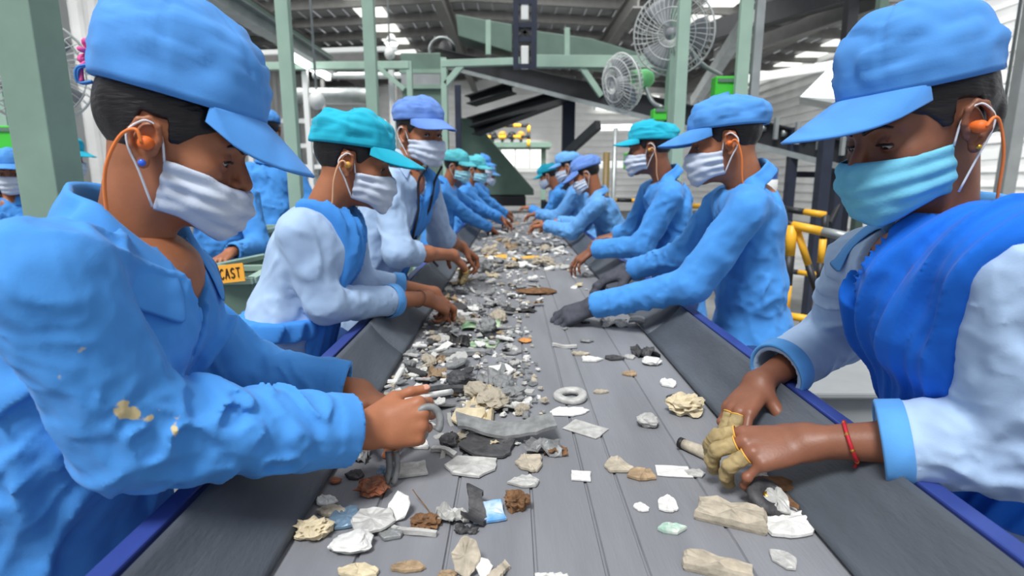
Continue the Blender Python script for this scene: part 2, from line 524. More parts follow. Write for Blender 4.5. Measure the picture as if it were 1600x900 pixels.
# ------------------------------------------------------------------ sorting belt
XL, XR, ZB = -.297, .417, .85
conv = thing('sorting_conveyor', (.06, 4.5, 0), 'long grey rubber sorting belt between the two rows of workers', 'conveyor belt')
Y0, Y1 = .15, 8.3
g = MB()
prof = []
xs = [XL - .006]
grooves = [-.20, -.085, .03, .118, .17, .30]
for gx in grooves: xs += [gx - .003, gx - .0012, gx + .0012, gx + .003]
xs += [XR + .006]
top = [(x, ZB - (.0035 if any(abs(x - gx) < .002 for gx in grooves) else 0)) for x in xs]
G = np.array([[(x, y, z) for (x, z) in top] for y in np.linspace(Y0, Y1, 60)])
g.grid(G, flip=True, smooth=False)
g.box(((XL + XR) / 2, (Y0 + Y1) / 2, ZB - .020), (XR - XL + .01, Y1 - Y0, .024))
g.build('belt', m_beltm, conv)
rng = random.Random(3)
def skirt(sgn, x0, y0, y1, lift, tilt=0):
    """sloping rubber side board from the belt edge outwards"""
    g = MB(); w = .098 if sgn > 0 else .089; h = .09
    n = 12; G = []
    for j in range(13):
        y = y0 + (y1 - y0) * j / 12
        row = []
        for i in range(n + 1):
            t = i / n
            bow = .004 * math.sin(t * PI)
            row.append((x0 + sgn * (w * t + bow), y, ZB + .004 + h * t - bow + lift + tilt * j / 12))
        G.append(row)
    g.grid(np.array(G), smooth=True)
    return g.build('side_board', m_side, conv, solid=.007)
for sgn, x0, cuts in ((-1, XL, [.15, 1.52, 2.62, 3.9, 5.2, 6.6, 8.2]), (1, XR, [.15, 1.72, 3.0, 4.3, 5.6, 6.9, 8.2])):
    for k in range(len(cuts) - 1):
        o_ = skirt(sgn, x0, cuts[k] - (.05 if k else 0), cuts[k + 1], .004 * (k % 2), .003)
        if k == 0:
            for yb in np.arange(.62, 1.6, .28):
                t = .80; p = V(x0 + sgn * ((.098 if sgn > 0 else .089) * t + .006), yb, ZB + .006 + .09 * t)
                n_ = nrm(V(-sgn * .68, 0, .72)); b_ = MB()
                b_.lathe([(.0001, .004), (.004, .0035), (.0055, .001), (.006, -.002)], p, 10, R=frame_xz(V(0, 1, 0), n_)); b_.build('bolt', m_galv, o_)
for sgn, x0 in ((-1, XL - .100), (1, XR + .110)):
    g = MB()
    g.box((x0 - sgn * -.018, (Y0 + Y1) / 2, ZB + .025), (.028, Y1 - Y0, .13))
    g.box((x0 - sgn * -.040, (Y0 + Y1) / 2, ZB - .045), (.055, Y1 - Y0, .012))
    g.build('side_frame', m_frame, conv, bevel=.003)
    for y in np.arange(.5, 8.2, 1.5):
        g = MB(); g.box((x0 + sgn * .0, y, (ZB - .05) / 2), (.06, .06, ZB - .05)); g.box((x0, y, .006), (.12, .12, .012)); g.build('leg', m_frame, conv, bevel=.003)
g = MB()
for y in np.arange(.5, 8.2, .5): g.tube([(XL, y, ZB - .09), (XR, y, ZB - .09)], .035, 14)
g.build('roller', m_black, conv)['kind'] = 'stuff'
for y in np.arange(.5, 8.2, 1.5):
    g = MB(); g.box(((XL + XR) / 2, y, .35), (XR - XL + .2, .05, .05)); g.build('cross_brace', m_frame, conv)
# ------------------------------------------------------------------ steelwork and machines around the line
def vcol(u, v, Y, w, d, name, label, m, z1=6.3, z0=0.0, kind='box', cat='column', plate=True):
    p = at(u, v, Y)
    root = thing(name, (p[0], p[1], z0), label, cat)
    g = MB()
    if kind == 'box': g.box((p[0], p[1], (z0 + z1) / 2), (w, d, z1 - z0))
    else: g.ibeam((p[0], p[1], z0), (p[0], p[1], z1), w, d, t=.012)
    g.build('shaft', m, root, bevel=.004)
    if plate:
        g = MB(); g.box((p[0], p[1], z0 + .008), (w * 2, d * 2, .016)); g.build('base_plate', m, root)
    return root
vcol(38, 0, 1.75, .115, .115, 'steel_column', 'thick sage green column leaning over the nearest left worker', m_green)
vcol(8, 180, 3.6, .06, .06, 'steel_column', 'thin pale green post at the left edge of the picture', m_lgreen)
vcol(441, 0, 3.1, .068, .05, 'steel_post', 'slim pale green post left of the tube light', m_lgreen)
vcol(575, 0, 3.3, .064, .05, 'steel_post', 'slim pale green post above the turquoise capped woman', m_lgreen)
vcol(1070, 0, 3.25, .062, .05, 'steel_post', 'slim pale green post in front of the big wall fan', m_lgreen)
vcol(1049, 170, 3.7, .07, .09, 'steel_post', 'shorter green post holding the small fan', m_green, z1=2.35)
vcol(1160, 100, 3.6, .075, .04, 'steel_post', 'galvanised slotted post, left one of the pair above the gloved man', m_lgreen, z1=2.72)
vcol(1181, 100, 3.6, .05, .04, 'steel_post', 'galvanised slotted post, right one of the pair above the gloved man', m_galv, z1=2.74)
vcol(888, 190, 7.2, .15, .15, 'steel_column', 'dark navy column under the inclined conveyor in the middle', m_dsteel, z1=2.35)
vcol(1234, 290, 4.9, .07, .07, 'steel_column', 'dark navy leg behind the blue drum', m_dsteel, z1=1.75)
vcol(1283, 300, 4.4, .085, .085, 'steel_column', 'dark navy leg in the middle of the conveyor trestle', m_dsteel, z1=1.82)
vcol(1308, 300, 4.7, .08, .08, 'steel_column', 'dark navy leg nearest the blue masked woman', m_dsteel, z1=1.78)
vcol(1325, 60, 7.0, .12, .12, 'steel_column', 'dark upright by the white roof panels at upper right', m_black, z1=3.6)
vcol(1372, 60, 5.0, .07, .07, 'steel_column', 'grey upright behind the brim of the right worker', m_dgreen, z1=3.3)
vcol(1585, 200, 4.2, .09, .09, 'steel_column', 'light grey column at the right edge of the picture', m_grayp, z1=5.0)
vcol(1330, 430, 5.4, .07, .07, 'steel_post', 'pale grey post between guard rail and blue masked woman', m_grayp, z1=1.7)
vcol(640, 120, 6.6, .06, .06, 'steel_post', 'pale green frame leg beside the machine tower', m_lgreen, z1=2.6)
vcol(480, 170, 6.8, .06, .06, 'steel_post', 'white hanger post below the tube light', m_white, z1=2.6)
vcol(612, 130, 6.8, .06, .06, 'steel_post', 'white frame leg left of the machine tower', m_white, z1=2.6)
vcol(695, 180, 6.2, .06, .06, 'steel_post', 'pale green frame leg at the right of the machine tower', m_lgreen, z1=2.56)
vcol(716, 180, 6.9, .07, .07, 'steel_post', 'dark leg behind the machine tower frame', m_dsteel, z1=2.4)
vcol(85, 60, 6.5, .22, .22, 'steel_column', 'grey concrete coloured column beside the left fan', m_wallg, z1=6.3)

def beam_thing(name, label, a, b, w, h, m, cat='beam', kind='box', up=(0, 0, 1)):
    g = MB()
    (g.beam if kind == 'box' else g.ibeam)(a, b, w, h, up)
    o = g.build(name, m, None, origin=(np.asarray(a) + np.asarray(b)) / 2, bevel=.004)
    return tag(o, label, cat)
beam_thing('frame_beam', 'pale green cross beam running behind the slim posts', at(375, 104, 6.8), at(640, 102, 6.6), .08, .08, m_lgreen)
beam_thing('frame_beam', 'pale green beam from machine tower to hanging frame', at(690, 100, 6.2), at(812, 96, 6.2), .07, .07, m_lgreen)
beam_thing('frame_beam', 'long pale green beam right of the hanging frame', at(835, 96, 6.2), at(1045, 98, 6.2), .09, .12, m_lgreen)
beam_thing('diagonal_brace', 'short pale green brace beside machine tower', at(590, 104, 6.6), at(632, 140, 6.6), .05, .05, m_lgreen, 'brace')
beam_thing('diagonal_brace', 'pale green brace in the corner of the hanging frame', at(696, 132, 6.2), at(722, 102, 6.2), .06, .06, m_lgreen, 'brace')
beam_thing('diagonal_brace', 'thin green brace left of the small fan', at(908, 104, 6.2), at(940, 150, 6.2), .06, .06, m_lgreen, 'brace')
beam_thing('roof_truss', 'grey diagonal roof beam behind the slotted posts', at(1085, 160, 9.0), at(1172, 25, 7.0), .12, .16, m_galv)
beam_thing('roof_truss', 'long dark roof beam crossing the upper right', at(1080, 60, 10.0), at(1420, -45, 6.5), .2, .28, m_black)
beam_thing('roof_truss', 'grey beam under the long dark roof beam', at(1120, 90, 10.0), at(1380, 0, 7.0), .12, .18, m_purlin)
beam_thing('roof_truss', 'pale beam below the right roof panels', at(1130, 130, 11.0), at(1345, 96, 9.0), .1, .14, m_white)
beam_thing('cross_beam', 'dark brown beam behind the tube light', at(360, 92, 9.0), at(590, 86, 9.0), .1, .18, m_purlin)
beam_thing('cross_beam', 'white pipe rail high behind the tube light', at(365, 84, 8.0), at(620, 76, 8.0), .06, .06, m_white)
beam_thing('diagonal_brace', 'thin dark diagonal brace between the trestle legs', at(1296, 348, 4.6), at(1352, 240, 4.9), .03, .03, m_black, 'brace')
beam_thing('trestle_rail', 'dark rail across the trestle legs', at(1228, 272, 5.0), at(1420, 276, 5.0), .04, .05, m_dsteel, 'rail')

# inclined conveyor descending from upper left to the right
inc = thing('inclined_conveyor', tuple(at(1000, 160, 6.5) * V(1, 1, 0)), 'dark inclined conveyor descending across the hall behind the workers', 'conveyor')
A_, B_ = at(706, 92, 8.2), at(1420, 262, 4.6)
side_ = nrm(np.cross(B_ - A_, V(0, 0, 1)))
for s_, nm_ in ((1, 'near_rail'), (-1, 'far_rail')):
    g = MB(); g.ibeam(A_ + side_ * .3 * s_, B_ + side_ * .3 * s_, .10, .20, t=.014); g.build('side_rail', m_black, inc)
g = MB(); g.beam(A_ + V(0, 0, -.11) + side_ * .34, B_ + V(0, 0, -.11) + side_ * .34, .04, .045); g.build('edge_strip', m_galv, inc)
g = MB(); g.beam(A_ + V(0, 0, .03), B_ + V(0, 0, .03), .56, .02); g.build('belt', m_blk, inc)
for k in range(14):
    t = (k + .5) / 14; p = A_ + (B_ - A_) * t
    g = MB(); g.tube([p + side_ * .27 + V(0, 0, -.03), p - side_ * .27 + V(0, 0, -.03)], .045, 12); g.build('roller', m_galv if k > 8 else m_black, inc)
for k in range(9):
    t = .70 + k * .032; p = A_ + (B_ - A_) * t + side_ * .36
    g = MB(); g.beam(p + V(0, 0, -.02), p + V(0, 0, .16), .03, .035, (0, 1, 0)); g.tube([p + V(.05, 0, .03), p + V(.09, 0, .03)], .028, 10); g.build('bearing_bracket', m_galv, inc)
g = MB(); p = A_ + V(.08, 0, .06); g.lathe([(.001, .05), (.13, .05), (.15, .03), (.15, -.03), (.13, -.05), (.001, -.05)], p + side_ * .2, 28, R=frame_xz(V(0, 0, 1), side_)); g.build('drive_pulley', m_black, inc)
g = MB(); g.tube(A_ + side_ * .28 + V(.08, 0, .06) + np.array([(.17 * math.cos(a), 0, .17 * math.sin(a)) for a in np.linspace(0, 2 * PI, 30, endpoint=False)]), .018, 6, closed=True); g.build('guard_ring', m_galv, inc)
# crossing conveyor boards below it
for (a, b, lab) in (((738, 192, 7.4), (905, 142, 6.9), 'upper dark chute board rising behind the middle column'), ((742, 205, 7.6), (880, 152, 7.2), 'lower dark chute board rising behind the middle column'),
                    ((735, 158, 7.6), (800, 138, 7.4), 'short dark chute board near the machine tower')):
    g = MB(); a_, b_ = at(*a), at(*b); g.ibeam(a_, b_, .30, .11, t=.015)
    tag(g.build('chute_board', m_blk if 'upper' not in lab else m_black, None, origin=(a_ + b_) / 2), lab, 'chute')
# overhead green casing
def prism(name, m, pts, Y, depth, label, cat, parent=None, dy=0):
    """a plate outlined in the wall plane at distance Y, with real depth"""
    P0 = np.array([at(u, v, Y) for u, v in pts]); n = len(pts)
    g = MB(); Vv = np.concatenate([P0, P0 + V(0, depth, 0)])
    g.add(Vv, [tuple(range(n))[::-1], tuple(range(n, 2 * n))] + [(i, (i + 1) % n, (i + 1) % n + n, i + n) for i in range(n)], 0, False)
    o = g.build(name, m, parent, origin=None if parent is not None else P0.mean(0), bevel=.01)
    if parent is None: tag(o, label, cat)
    return o
prism('conveyor_casing', m_dgreen, [(712, 22), (800, 38), (800, 82), (716, 56)], 7.6, .5, 'sage green casing left of the hanging frame', 'casing')
prism('conveyor_casing', m_dgreen, [(838, 48), (925, 60), (1042, 96), (1042, 112), (838, 90)], 7.6, .5, 'sage green casing right of the hanging frame', 'casing')
tw = thing('machine_tower', tuple(at(658, 200, 7.6) * V(1, 1, 0)), 'tall grey green machine housing left of the inclined conveyor', 'machine')
c1, c2 = at(628, 150, 7.6), at(690, 150, 7.6)
g = MB(); g.box(((c1[0] + c2[0]) / 2, 8.0, 1.45), (c2[0] - c1[0], .8, 2.9)); g.build('housing', m_dgreen, tw, bevel=.01)
for v in (112, 136): 
    p = at(658, v, 7.6); g = MB(); g.box((p[0], 7.585, p[2]), (c2[0] - c1[0] + .03, .05, .05)); g.build('flange', m_green, tw)
p = at(658, 124, 7.6); g = MB(); g.box((p[0], 7.58, p[2]), (.5, .03, .16)); g.build('panel', m_grayp, tw)
# hood at the far end of the belt
hood = thing('feed_hood', tuple(at(780, 300, 8.4) * V(1, 1, 0)), 'grey green triangular hood at the far end of the belt', 'hood')
prism('side_plate', m_dgreen, [(716, 184), (738, 184), (834, 296), (834, 305), (716, 305)], 8.2, .9, '', '', hood)
p0 = at(778, 312, 8.18)
g = MB(); g.box((p0[0], 8.5, p0[2] - .02), (.80, .7, .14)); g.build('outlet', m_blk, hood, bevel=.01)
g = MB(); 
for y in (8.3, 9.0): g.box((-.35, y, .5), (.08, .08, 1.0)); g.box((.5, y, .5), (.08, .08, 1.0))
g.build('support_legs', m_dsteel, hood)
# hanging frame with two lit lamps
hf = thing('hanging_frame', tuple(at(820, 60, 5.4)), 'dark blue hanging ladder frame with pale inserts, top centre', 'frame')
for u in (806, 834):
    a_ = at(u, 108, 5.4); g = MB(); g.beam(a_, (a_[0], a_[1], 4.4), .05, .07, (0, 1, 0)); g.build('upright', m_dsteel, hf)
for v in (4, 40, 62, 104):
    a_, b_ = at(806, v, 5.4), at(834, v, 5.4); g = MB(); g.beam(a_, b_, .05, .04); g.build('rung', m_dsteel, hf)
for v0, v1 in ((5, 32), (72, 108)):
    a_, b_ = at(820, v0, 5.4), at(820, v1, 5.4); g = MB(); g.beam(a_, b_, .07, .04, (0, 1, 0)); g.build('insert', m_white, hf, bevel=.008)
g = MB(); a_, b_ = at(808, 62, 5.4), at(832, 40, 5.4); g.beam(a_, b_, .03, .03); a_, b_ = at(808, 40, 5.4), at(832, 62, 5.4); g.beam(a_, b_, .03, .03); g.build('cross_brace', m_black, hf)
for u, v in ((763, 58), (886, 70)):
    a_, b_ = at(u, v + 28, 7.0), at(u, v - 26, 7.0)
    beam_thing('hanger_strut', 'slim pale strut left of the hanging frame' if u < 800 else 'slim pale strut right of the hanging frame', a_, b_, .06, .06, m_lgreen, 'strut', up=(0, 1, 0))

# tube light on its rail
tl = thing('tube_light', tuple(at(480, 100, 6.6)), 'lit white fluorescent tube under a long ceiling rail', 'light')
a_ = at(449, 86, 6.1); b_ = a_ + V(0, 1.28, 0)
g = MB(); g.tube([a_, a_ * .5 + b_ * .5, b_], .032, 12); g.build('tube', m_tube, tl)
g = MB(); g.beam(a_ + V(0, -.05, .055), b_ + V(0, .05, .055), .12, .05); g.build('reflector', m_white, tl)
for y_ in (-.02, 1.30): g = MB(); g.box(a_ + V(0, y_, .01), (.07, .03, .10)); g.build('holder', m_white, tl)
g = MB(); g.ibeam(a_ + V(-.02, -3.2, .16), b_ + V(-.02, .25, .16), .14, .14, t=.014); g.build('rail', m_galv, tl)
g = MB(); g.beam(a_ + V(-.02, -3.2, .27), b_ + V(-.02, .25, .27), .05, .05); g.build('cable_tray', m_dgreen, tl)
for (u, v, Y, lab) in ((397, 112, 8.0, 'small lit lamp left of the tube light'), (612, 68, 9.0, 'tiny lit lamp beside the machine tower top')):
    p = at(u, v, Y); t_ = thing('ceiling_lamp', tuple(p), lab, 'light')
    g = MB(); g.lathe([(.001, .14), (.03, .13), (.05, .10), (.12, 0), (.11, 0)], p, 18); g.build('shade', m_white, t_)
    g = MB(); g.ball(p, (.09, .09, .07), 5); g.build('bulb', m_lampw, t_)
for (u, v, Y, r, lab) in ((495, 157, 6.0, .08, 'white globe lamp right of the slim post'), (609, 84, 8.0, .07, 'white globe hung beside the frame leg'), (1565, 190, 4.4, .10, 'grey conical lamp shade at the right edge')):
    p = at(u, v, Y); t_ = thing('pendant_lamp', tuple(p), lab, 'lamp')
    g = MB()
    if 'conical' in lab: g.lathe([(.001, .12), (.03, .11), (.05, .05), (.15, -.06), (.145, -.065)], p, 22)
    else: g.ball(p, (r, r, r * 1.15), 6)
    g.build('shade', m_white if 'conical' not in lab else m_grayp, t_)
    g = MB(); g.tube([p + V(0, 0, .1), V(p[0], p[1], 4.6)], .012, 6); g.build('rod', m_galv, t_)

# fans
def fan(label, c, facing, R_, motor=m_fang, arm_to=None, yaw_blade=.3):
    c = np.asarray(c, float); n = nrm(facing)
    t_ = thing('wall_fan', tuple(c), label, 'fan')
    FR = frame_xz(nrm(np.cross(n, V(0, 0, 1))), n)     # z axis = facing
    W_ = lambda p: np.asarray(p, float) @ FR.T + c
    def ring(r, z, rr, mm):
        a = np.linspace(0, 2 * PI, 48, endpoint=False)
        mm.tube(W_(np.stack([r * np.cos(a), r * np.sin(a), 0 * a + z], 1)), rr, 5, closed=True)
    g = MB()
    ring(R_, 0, .006, g)
    for r, z in ((.85, .55), (.6, .85), (.3, 1.0)): ring(R_ * r, .085 * z, .0028, g); ring(R_ * r, -.085 * z, .0028, g)
    for k in range(40):
        a = k * 2 * PI / 40
        for sg in (1, -1):
            p = [(R_ * r * math.cos(a + .25 * (1 - r)), R_ * r * math.sin(a + .25 * (1 - r)), sg * .085 * math.sqrt(max(0, 1 - r ** 2.4))) for r in (.14, .4, .7, .9, 1.0)]
            g.tube(W_(p), .0019, 4)
    g.build('cage', m_wire, t_)
    g = MB()
    for k in range(3):
        a0 = k * 2 * PI / 3 + yaw_blade; G = []
        for r in np.linspace(.14, .88, 8):
            w = .55 * math.sin(min(1, r * 1.25) * PI * .62)
            G.append([(R_ * r * math.cos(a0 + s * w), R_ * r * math.sin(a0 + s * w), .03 * s) for s in np.linspace(-1, 1, 7)])
        g.grid(W_(np.array(G).reshape(-1, 3)).reshape(8, 7, 3))
    g.build('blades', m_blade, t_, solid=.004)
    g = MB(); g.lathe([(.001, .05), (.035, .045), (.045, .02), (.045, -.02), (.001, -.02)], c, 18, R=FR); g.build('hub', m_blade, t_)
    g = MB(); g.lathe([(.001, -.09), (.062, -.09), (.066, -.12), (.064, -.20), (.045, -.235), (.001, -.245)][::-1], c, 20, R=FR); g.build('motor', motor, t_)
    if arm_to is not None:
        g = MB(); g.tube(smooth_path([W_((0, 0, -.17)), W_((0, 0, -.17)) * .5 + np.asarray(arm_to) * .5 + V(0, 0, -.05), np.asarray(arm_to)], 5), .014, 8); g.build('arm', m_galv, t_)
    return t_
fan('large caged wall fan high behind the slim green post, tilted down', at(1052, 52, 3.7), (-.45, -.85, -.25), .245, arm_to=at(1128, 118, 3.9), yaw_blade=.9)
fan('smaller caged wall fan with mint green motor, seen from the side', at(972, 130, 3.9), (-.85, -.40, -.20), .185, arm_to=at(1035, 168, 3.8))
fan('caged fan half hidden behind the thick left column', at(50, 110, 2.5), (.55, -.8, -.2), .215, arm_to=at(20, 205, 2.7), yaw_blade=.1)
def junction(label, u, v, Y, w, h):
    p = at(u, v, Y); t_ = thing('control_box', tuple(p), label, 'electrical box')
    g = MB(); g.box(p, (w, .09, h)); g.build('housing', m_bright, t_, bevel=.006)
    g = MB(); g.box(p + V(w * .5 + .006, 0, 0), (.012, .08, h * .95)); g.build('side_plate', mat('dark_box_edge', srgb(90, 60, 52), .6), t_)
    g = MB(); g.box(p + V(0, -.048, h * .36), (w * .8, .008, .02)); g.build('lid_strip', m_dgreen, t_)
    return t_
junction('bright green box hung above the gloved man', 1129, 145, 3.7, .125, .185)
junction('small green box above the turquoise cap on the right', 1029, 180, 3.7, .085, .07)
junction('bright green box at the left edge of the picture', 14, 220, 3.3, .15, .16)
junction('slim green box beside the middle trestle', 979, 252, 5.0, .04, .14)

# pale hopper at upper right
hop = thing('hopper', tuple(at(1300, 130, 5.6) * V(1, 1, 0)), 'pale grey sheet metal hopper behind the right worker', 'hopper')
P0 = [at(1248, 152, 5.6), at(1300, 100, 5.6), at(1400, 40, 5.4), at(1400, 160, 5.2), at(1340, 168, 5.2)]
n = 5; Vv = np.array(P0 + [q + V(.25, .5, 0) for q in P0]); g = MB()
g.add(Vv, [tuple(range(n))[::-1], tuple(range(n, 2 * n))] + [(i, (i + 1) % n, (i + 1) % n + n, i + n) for i in range(n)], 0, False)
g.build('sheet_body', m_galv, hop, bevel=.01)
g = MB()
for q in (P0[3], P0[4]): g.box((q[0] + .1, q[1] + .2, q[2] / 2), (.06, .06, q[2]))
g.build('support_legs', m_dsteel, hop)
# walkway steps at right: stair of shelves seen against the bright wall
for k, (u0, v0, u1, v1, Y) in enumerate(((930, 200, 1180, 196, 12), (1400, 60, 1590, 50, 9), (1400, 250, 1640, 236, 7), (1210, 232, 1420, 228, 11), (930, 258, 1040, 256, 10))):
    labs = ['pale wall rail behind the third right worker', 'white duct rail above the right worker', 'white shelf rail at the right edge', 'pale rail in the bright bay behind the blue drum', 'lower pale rail behind the bending worker']
    beam_thing('wall_rail', labs[k], at(u0, v0, Y), at(u1, v1, Y), .08, .12, m_white, 'rail')

# guard rail in yellow and black
def striped(name, label, segs, parent=None):
    root = thing(name, tuple(segs[0][0] * V(1, 1, 0)), label, 'guard rail')
    for pts, r, first in segs_iter(segs):
        L = np.linalg.norm(pts[1] - pts[0]); n = max(1, int(round(L / .16)))
        for k in range(n):
            a, b = pts[0] + (pts[1] - pts[0]) * k / n, pts[0] + (pts[1] - pts[0]) * (k + 1) / n
            g = MB(); g.tube([a, b], r, 12); g.build('rail_band', (m_yellow, m_blackp if first != 'g' else m_galv)[(k + (first == 'b')) % 2], root)
    return root
def segs_iter(segs):
    for s in segs: yield (np.asarray(s[0]), np.asarray(s[1])), s[2], s[3]
YR = 2.75
gp = lambda u, v, Y=YR: at(u, v, Y)
def drop(p, z=0.0): return V(p[0], p[1], z)
pa, pb, pc = gp(1238, 352, 2.9), gp(1335, 372, 2.7), gp(1205, 345, 3.2)
striped('guard_rail', 'yellow and black tubular guard rail behind the gloved man', [
    (pa, pb, .022, 'g'), (pc, pa, .020, 'y'), (pa, drop(pa), .026, 'y'), (drop(pa, .62) + V(0, 0, 0), drop(pb, .62), .020, 'y'), (pb, drop(pb), .024, 'b'), (pc, drop(pc), .022, 'b'),
    (pa + V(.03, 0, -.03), drop(pa, .55) + V(.22, -.05, 0), .018, 'y')])
qa, qb, qc = gp(1195, 322, 4.0), gp(1290, 336, 3.7), gp(1075, 322, 4.4)
striped('guard_rail', 'farther yellow guard rail beside the navy trestle legs', [
    (qa, qb, .022, 'y'), (qb, drop(qb), .022, 'b'), (qa, drop(qa), .022, 'b'), (qc, qa, .020, 'g'), (drop(qa, .7), drop(qb, .7), .018, 'y')])
ra, rb = gp(940, 312, 5.6), gp(1010, 314, 5.6)
striped('guard_rail', 'low yellow rail behind the bending worker', [(ra, rb, .02, 'y'), (ra, drop(ra), .02, 'b'), (rb, drop(rb), .02, 'b')])
ya, yb = gp(755, 197, 12), gp(826, 196, 12)
striped('guard_rail', 'small yellow platform railing far away above the belt end', [(ya, yb, .035, 'y'), (yb, yb - V(0, 0, .42), .035, 'y'), (ya, ya - V(0, 0, .42), .035, 'y'), (ya - V(0, 0, .22), yb - V(0, 0, .22), .03, 'y')])
p = gp(790, 226, 12); pf = thing('platform', (p[0], 12.4, 0), 'distant grey green platform carrying the yellow railing', 'platform')
g = MB(); g.box((p[0], 12.5, p[2]), (1.9, 1.0, .1)); g.build('deck', m_dgreen, pf)
for dx in (-.8, .8):
    g = MB(); g.box((p[0] + dx, 12.3, p[2] / 2), (.1, .1, p[2])); g.build('leg', m_dgreen, pf)
for i, u in enumerate((770, 785, 800, 814)):
    q = gp(u, 212, 12.2); t_ = thing('valve_wheel', tuple(q), ('leftmost', 'second', 'third', 'rightmost')[i] + (' orange' if i % 2 else ' black') + ' valve wheel on the distant platform', 'valve', 'valves on the distant platform')
    g = MB(); g.lathe([(.001, .04), (.07, .03), (.09, 0), (.07, -.03), (.001, -.04)], q, 14, R=frame_xz(V(0, 0, 1), V(0, -1, 0))); g.build('wheel', m_orange if i % 2 else m_black, t_)
    g = MB(); g.tube([q, q + V(0, 0, -.18)], .03, 8); g.build('stem', m_black, t_)
# blue drum
p = gp(1188, 325, 3.3); dr = thing('drum', (p[0], p[1], p[2]), 'blue drum with a white band behind the gloved man', 'drum')
hb = gp(1188, 264, 3.3)[2] - p[2]
g = MB(); R_ = .078
g.lathe([(.001, 0), (R_, 0), (R_ * 1.02, .01), (R_, .02), (R_, hb * .98), (R_ * 1.03, hb), (R_ * .9, hb + .004), (.001, hb)][::-1], p, 30); g.build('shell', m_blueb, dr)
g = MB(); g.lathe([(R_ + .001, hb * .30), (R_ + .003, hb * .31), (R_ + .003, hb * .72), (R_ + .001, hb * .73)][::-1], p, 30); g.build('label_band', m_white, dr)
st = thing('drum_stand', (p[0], p[1], 0), 'dark stand carrying the blue drum', 'stand')
g = MB(); g.box((p[0], p[1], p[2] - .015), (.22, .22, .03)); g.build('top', m_blackp, st)
g = MB(); g.box((p[0], p[1], (p[2] - .03) / 2), (.10, .10, p[2] - .03)); g.build('post', m_blackp, st)
# shelving block bottom right behind the worker
g = MB(); c = gp(1270, 640, 1.45); g.box((c[0] + .05, 1.62, .78), (.42, .5, .02)); g.box((c[0] + .05, 1.62, .40), (.36, .44, .74))
tag(g.build('work_table', m_grayp, None, origin=(c[0] + .05, 1.62, 0), bevel=.006), 'plain grey table top between the right side board and the railing', 'table')

# green bins on the left, one marked CAST
def bin_(label, c, w, d, h, rot, lean=.0, sign=None):
    c = np.asarray(c, float); t_ = thing('sorting_bin', tuple(c), label, 'bin')
    a = math.radians(rot); X = V(math.cos(a), math.sin(a), 0); Yv = V(-math.sin(a), math.cos(a), 0)
    P = lambda x, y, z: c + X * x + Yv * y + V(0, 0, z)
    g = MB(); k = .82
    o = [P(sx * w / 2 * q, sy * d / 2 * q, z) for z, q in ((0, k), (h, 1.0)) for sx, sy in ((-1, -1), (1, -1), (1, 1), (-1, 1))]
    i = [P(sx * (w / 2 - .012) * q, sy * (d / 2 - .012) * q, z) for z, q in ((.012, k), (h, 1.0)) for sx, sy in ((-1, -1), (1, -1), (1, 1), (-1, 1))]
    f = [(3, 2, 1, 0)] + [(j, (j + 1) % 4, (j + 1) % 4 + 4, j + 4) for j in range(4)] + [(8, 9, 10, 11)] + [((j + 1) % 4 + 8, j + 8, j + 12, (j + 1) % 4 + 12) for j in range(4)] + [(j + 4, (j + 1) % 4 + 4, (j + 1) % 4 + 12, j + 12) for j in range(4)]
    g.add(o + i, f, 0, False); g.build('tub', m_dgreen, t_, bevel=.003)
    g = MB()
    for s_ in (-1, 1):
        g.beam(P(-w / 2 - .01, s_ * d / 2, h), P(w / 2 + .01, s_ * d / 2, h), .035, .02); g.beam(P(s_ * w / 2, -d / 2, h), P(s_ * w / 2, d / 2, h), .035, .02)
    g.build('rim', m_lgreen, t_)
    for sx in (-1, 1):
        g = MB(); g.beam(P(sx * w * .36, -d * .3, -c[2]), P(sx * w * .36, -d * .3, .0), .04, .04, (0, 1, 0)); g.beam(P(sx * w * .36, d * .3, -c[2]), P(sx * w * .36, d * .3, .0), .04, .04, (0, 1, 0)); g.build('stand_leg', m_dsteel, t_)
    return t_, P, X, Yv
b1, P1, X1, Y1_ = bin_('sage green bin carrying the orange CAST sign', at(352, 500, 1.95) * V(1, 1, 0) + V(-.03, .12, .62), .24, .30, .36, 8)
bin_('sage green bin right of the CAST sign, behind the shirt sleeve', at(415, 490, 2.35) * V(1, 1, 0) + V(0, .1, .55), .30, .36, .42, -12)
bin_('sage green bin low down with a pale flap', at(408, 545, 2.0) * V(1, 1, 0) + V(.0, .0, .45), .30, .24, .26, 20)
bin_('grey green bin beyond the CAST sign', at(372, 380, 3.2) * V(1, 1, 0) + V(0, .1, .62), .34, .34, .42, 5)
sg = thing('cast_sign', tuple(at(361, 427, 1.90)), 'orange sign reading CAST on the green bin', 'sign')
cs = at(361, 427, 1.90); sx_ = nrm(V(.94, -.12, .12)); sn = nrm(V(-.12, -.98, .10)); sz = np.cross(sx_, sn) * -1
sz = nrm(np.cross(sn, sx_)); sz = sz if sz[2] > 0 else -sz
RS = np.stack([sx_, -sn, sz], 1)
g = MB(); g.box(cs, (.098, .004, .062), RS); g.build('board', m_orange, sg)
strokes = {'C': [[(.8, .85), (.5, 1), (.1, .75), (.0, .4), (.2, .05), (.6, .0), (.85, .2)]], 'A': [[(0, 0), (.45, 1), (.85, 0)], [(.2, .38), (.68, .38)]],
           'S': [[(.8, .88), (.45, 1), (.08, .8), (.2, .55), (.65, .42), (.8, .2), (.5, 0), (.05, .12)]], 'T': [[(0, .97), (.9, .97)], [(.45, .97), (.45, 0)]]}
x_ = -.040
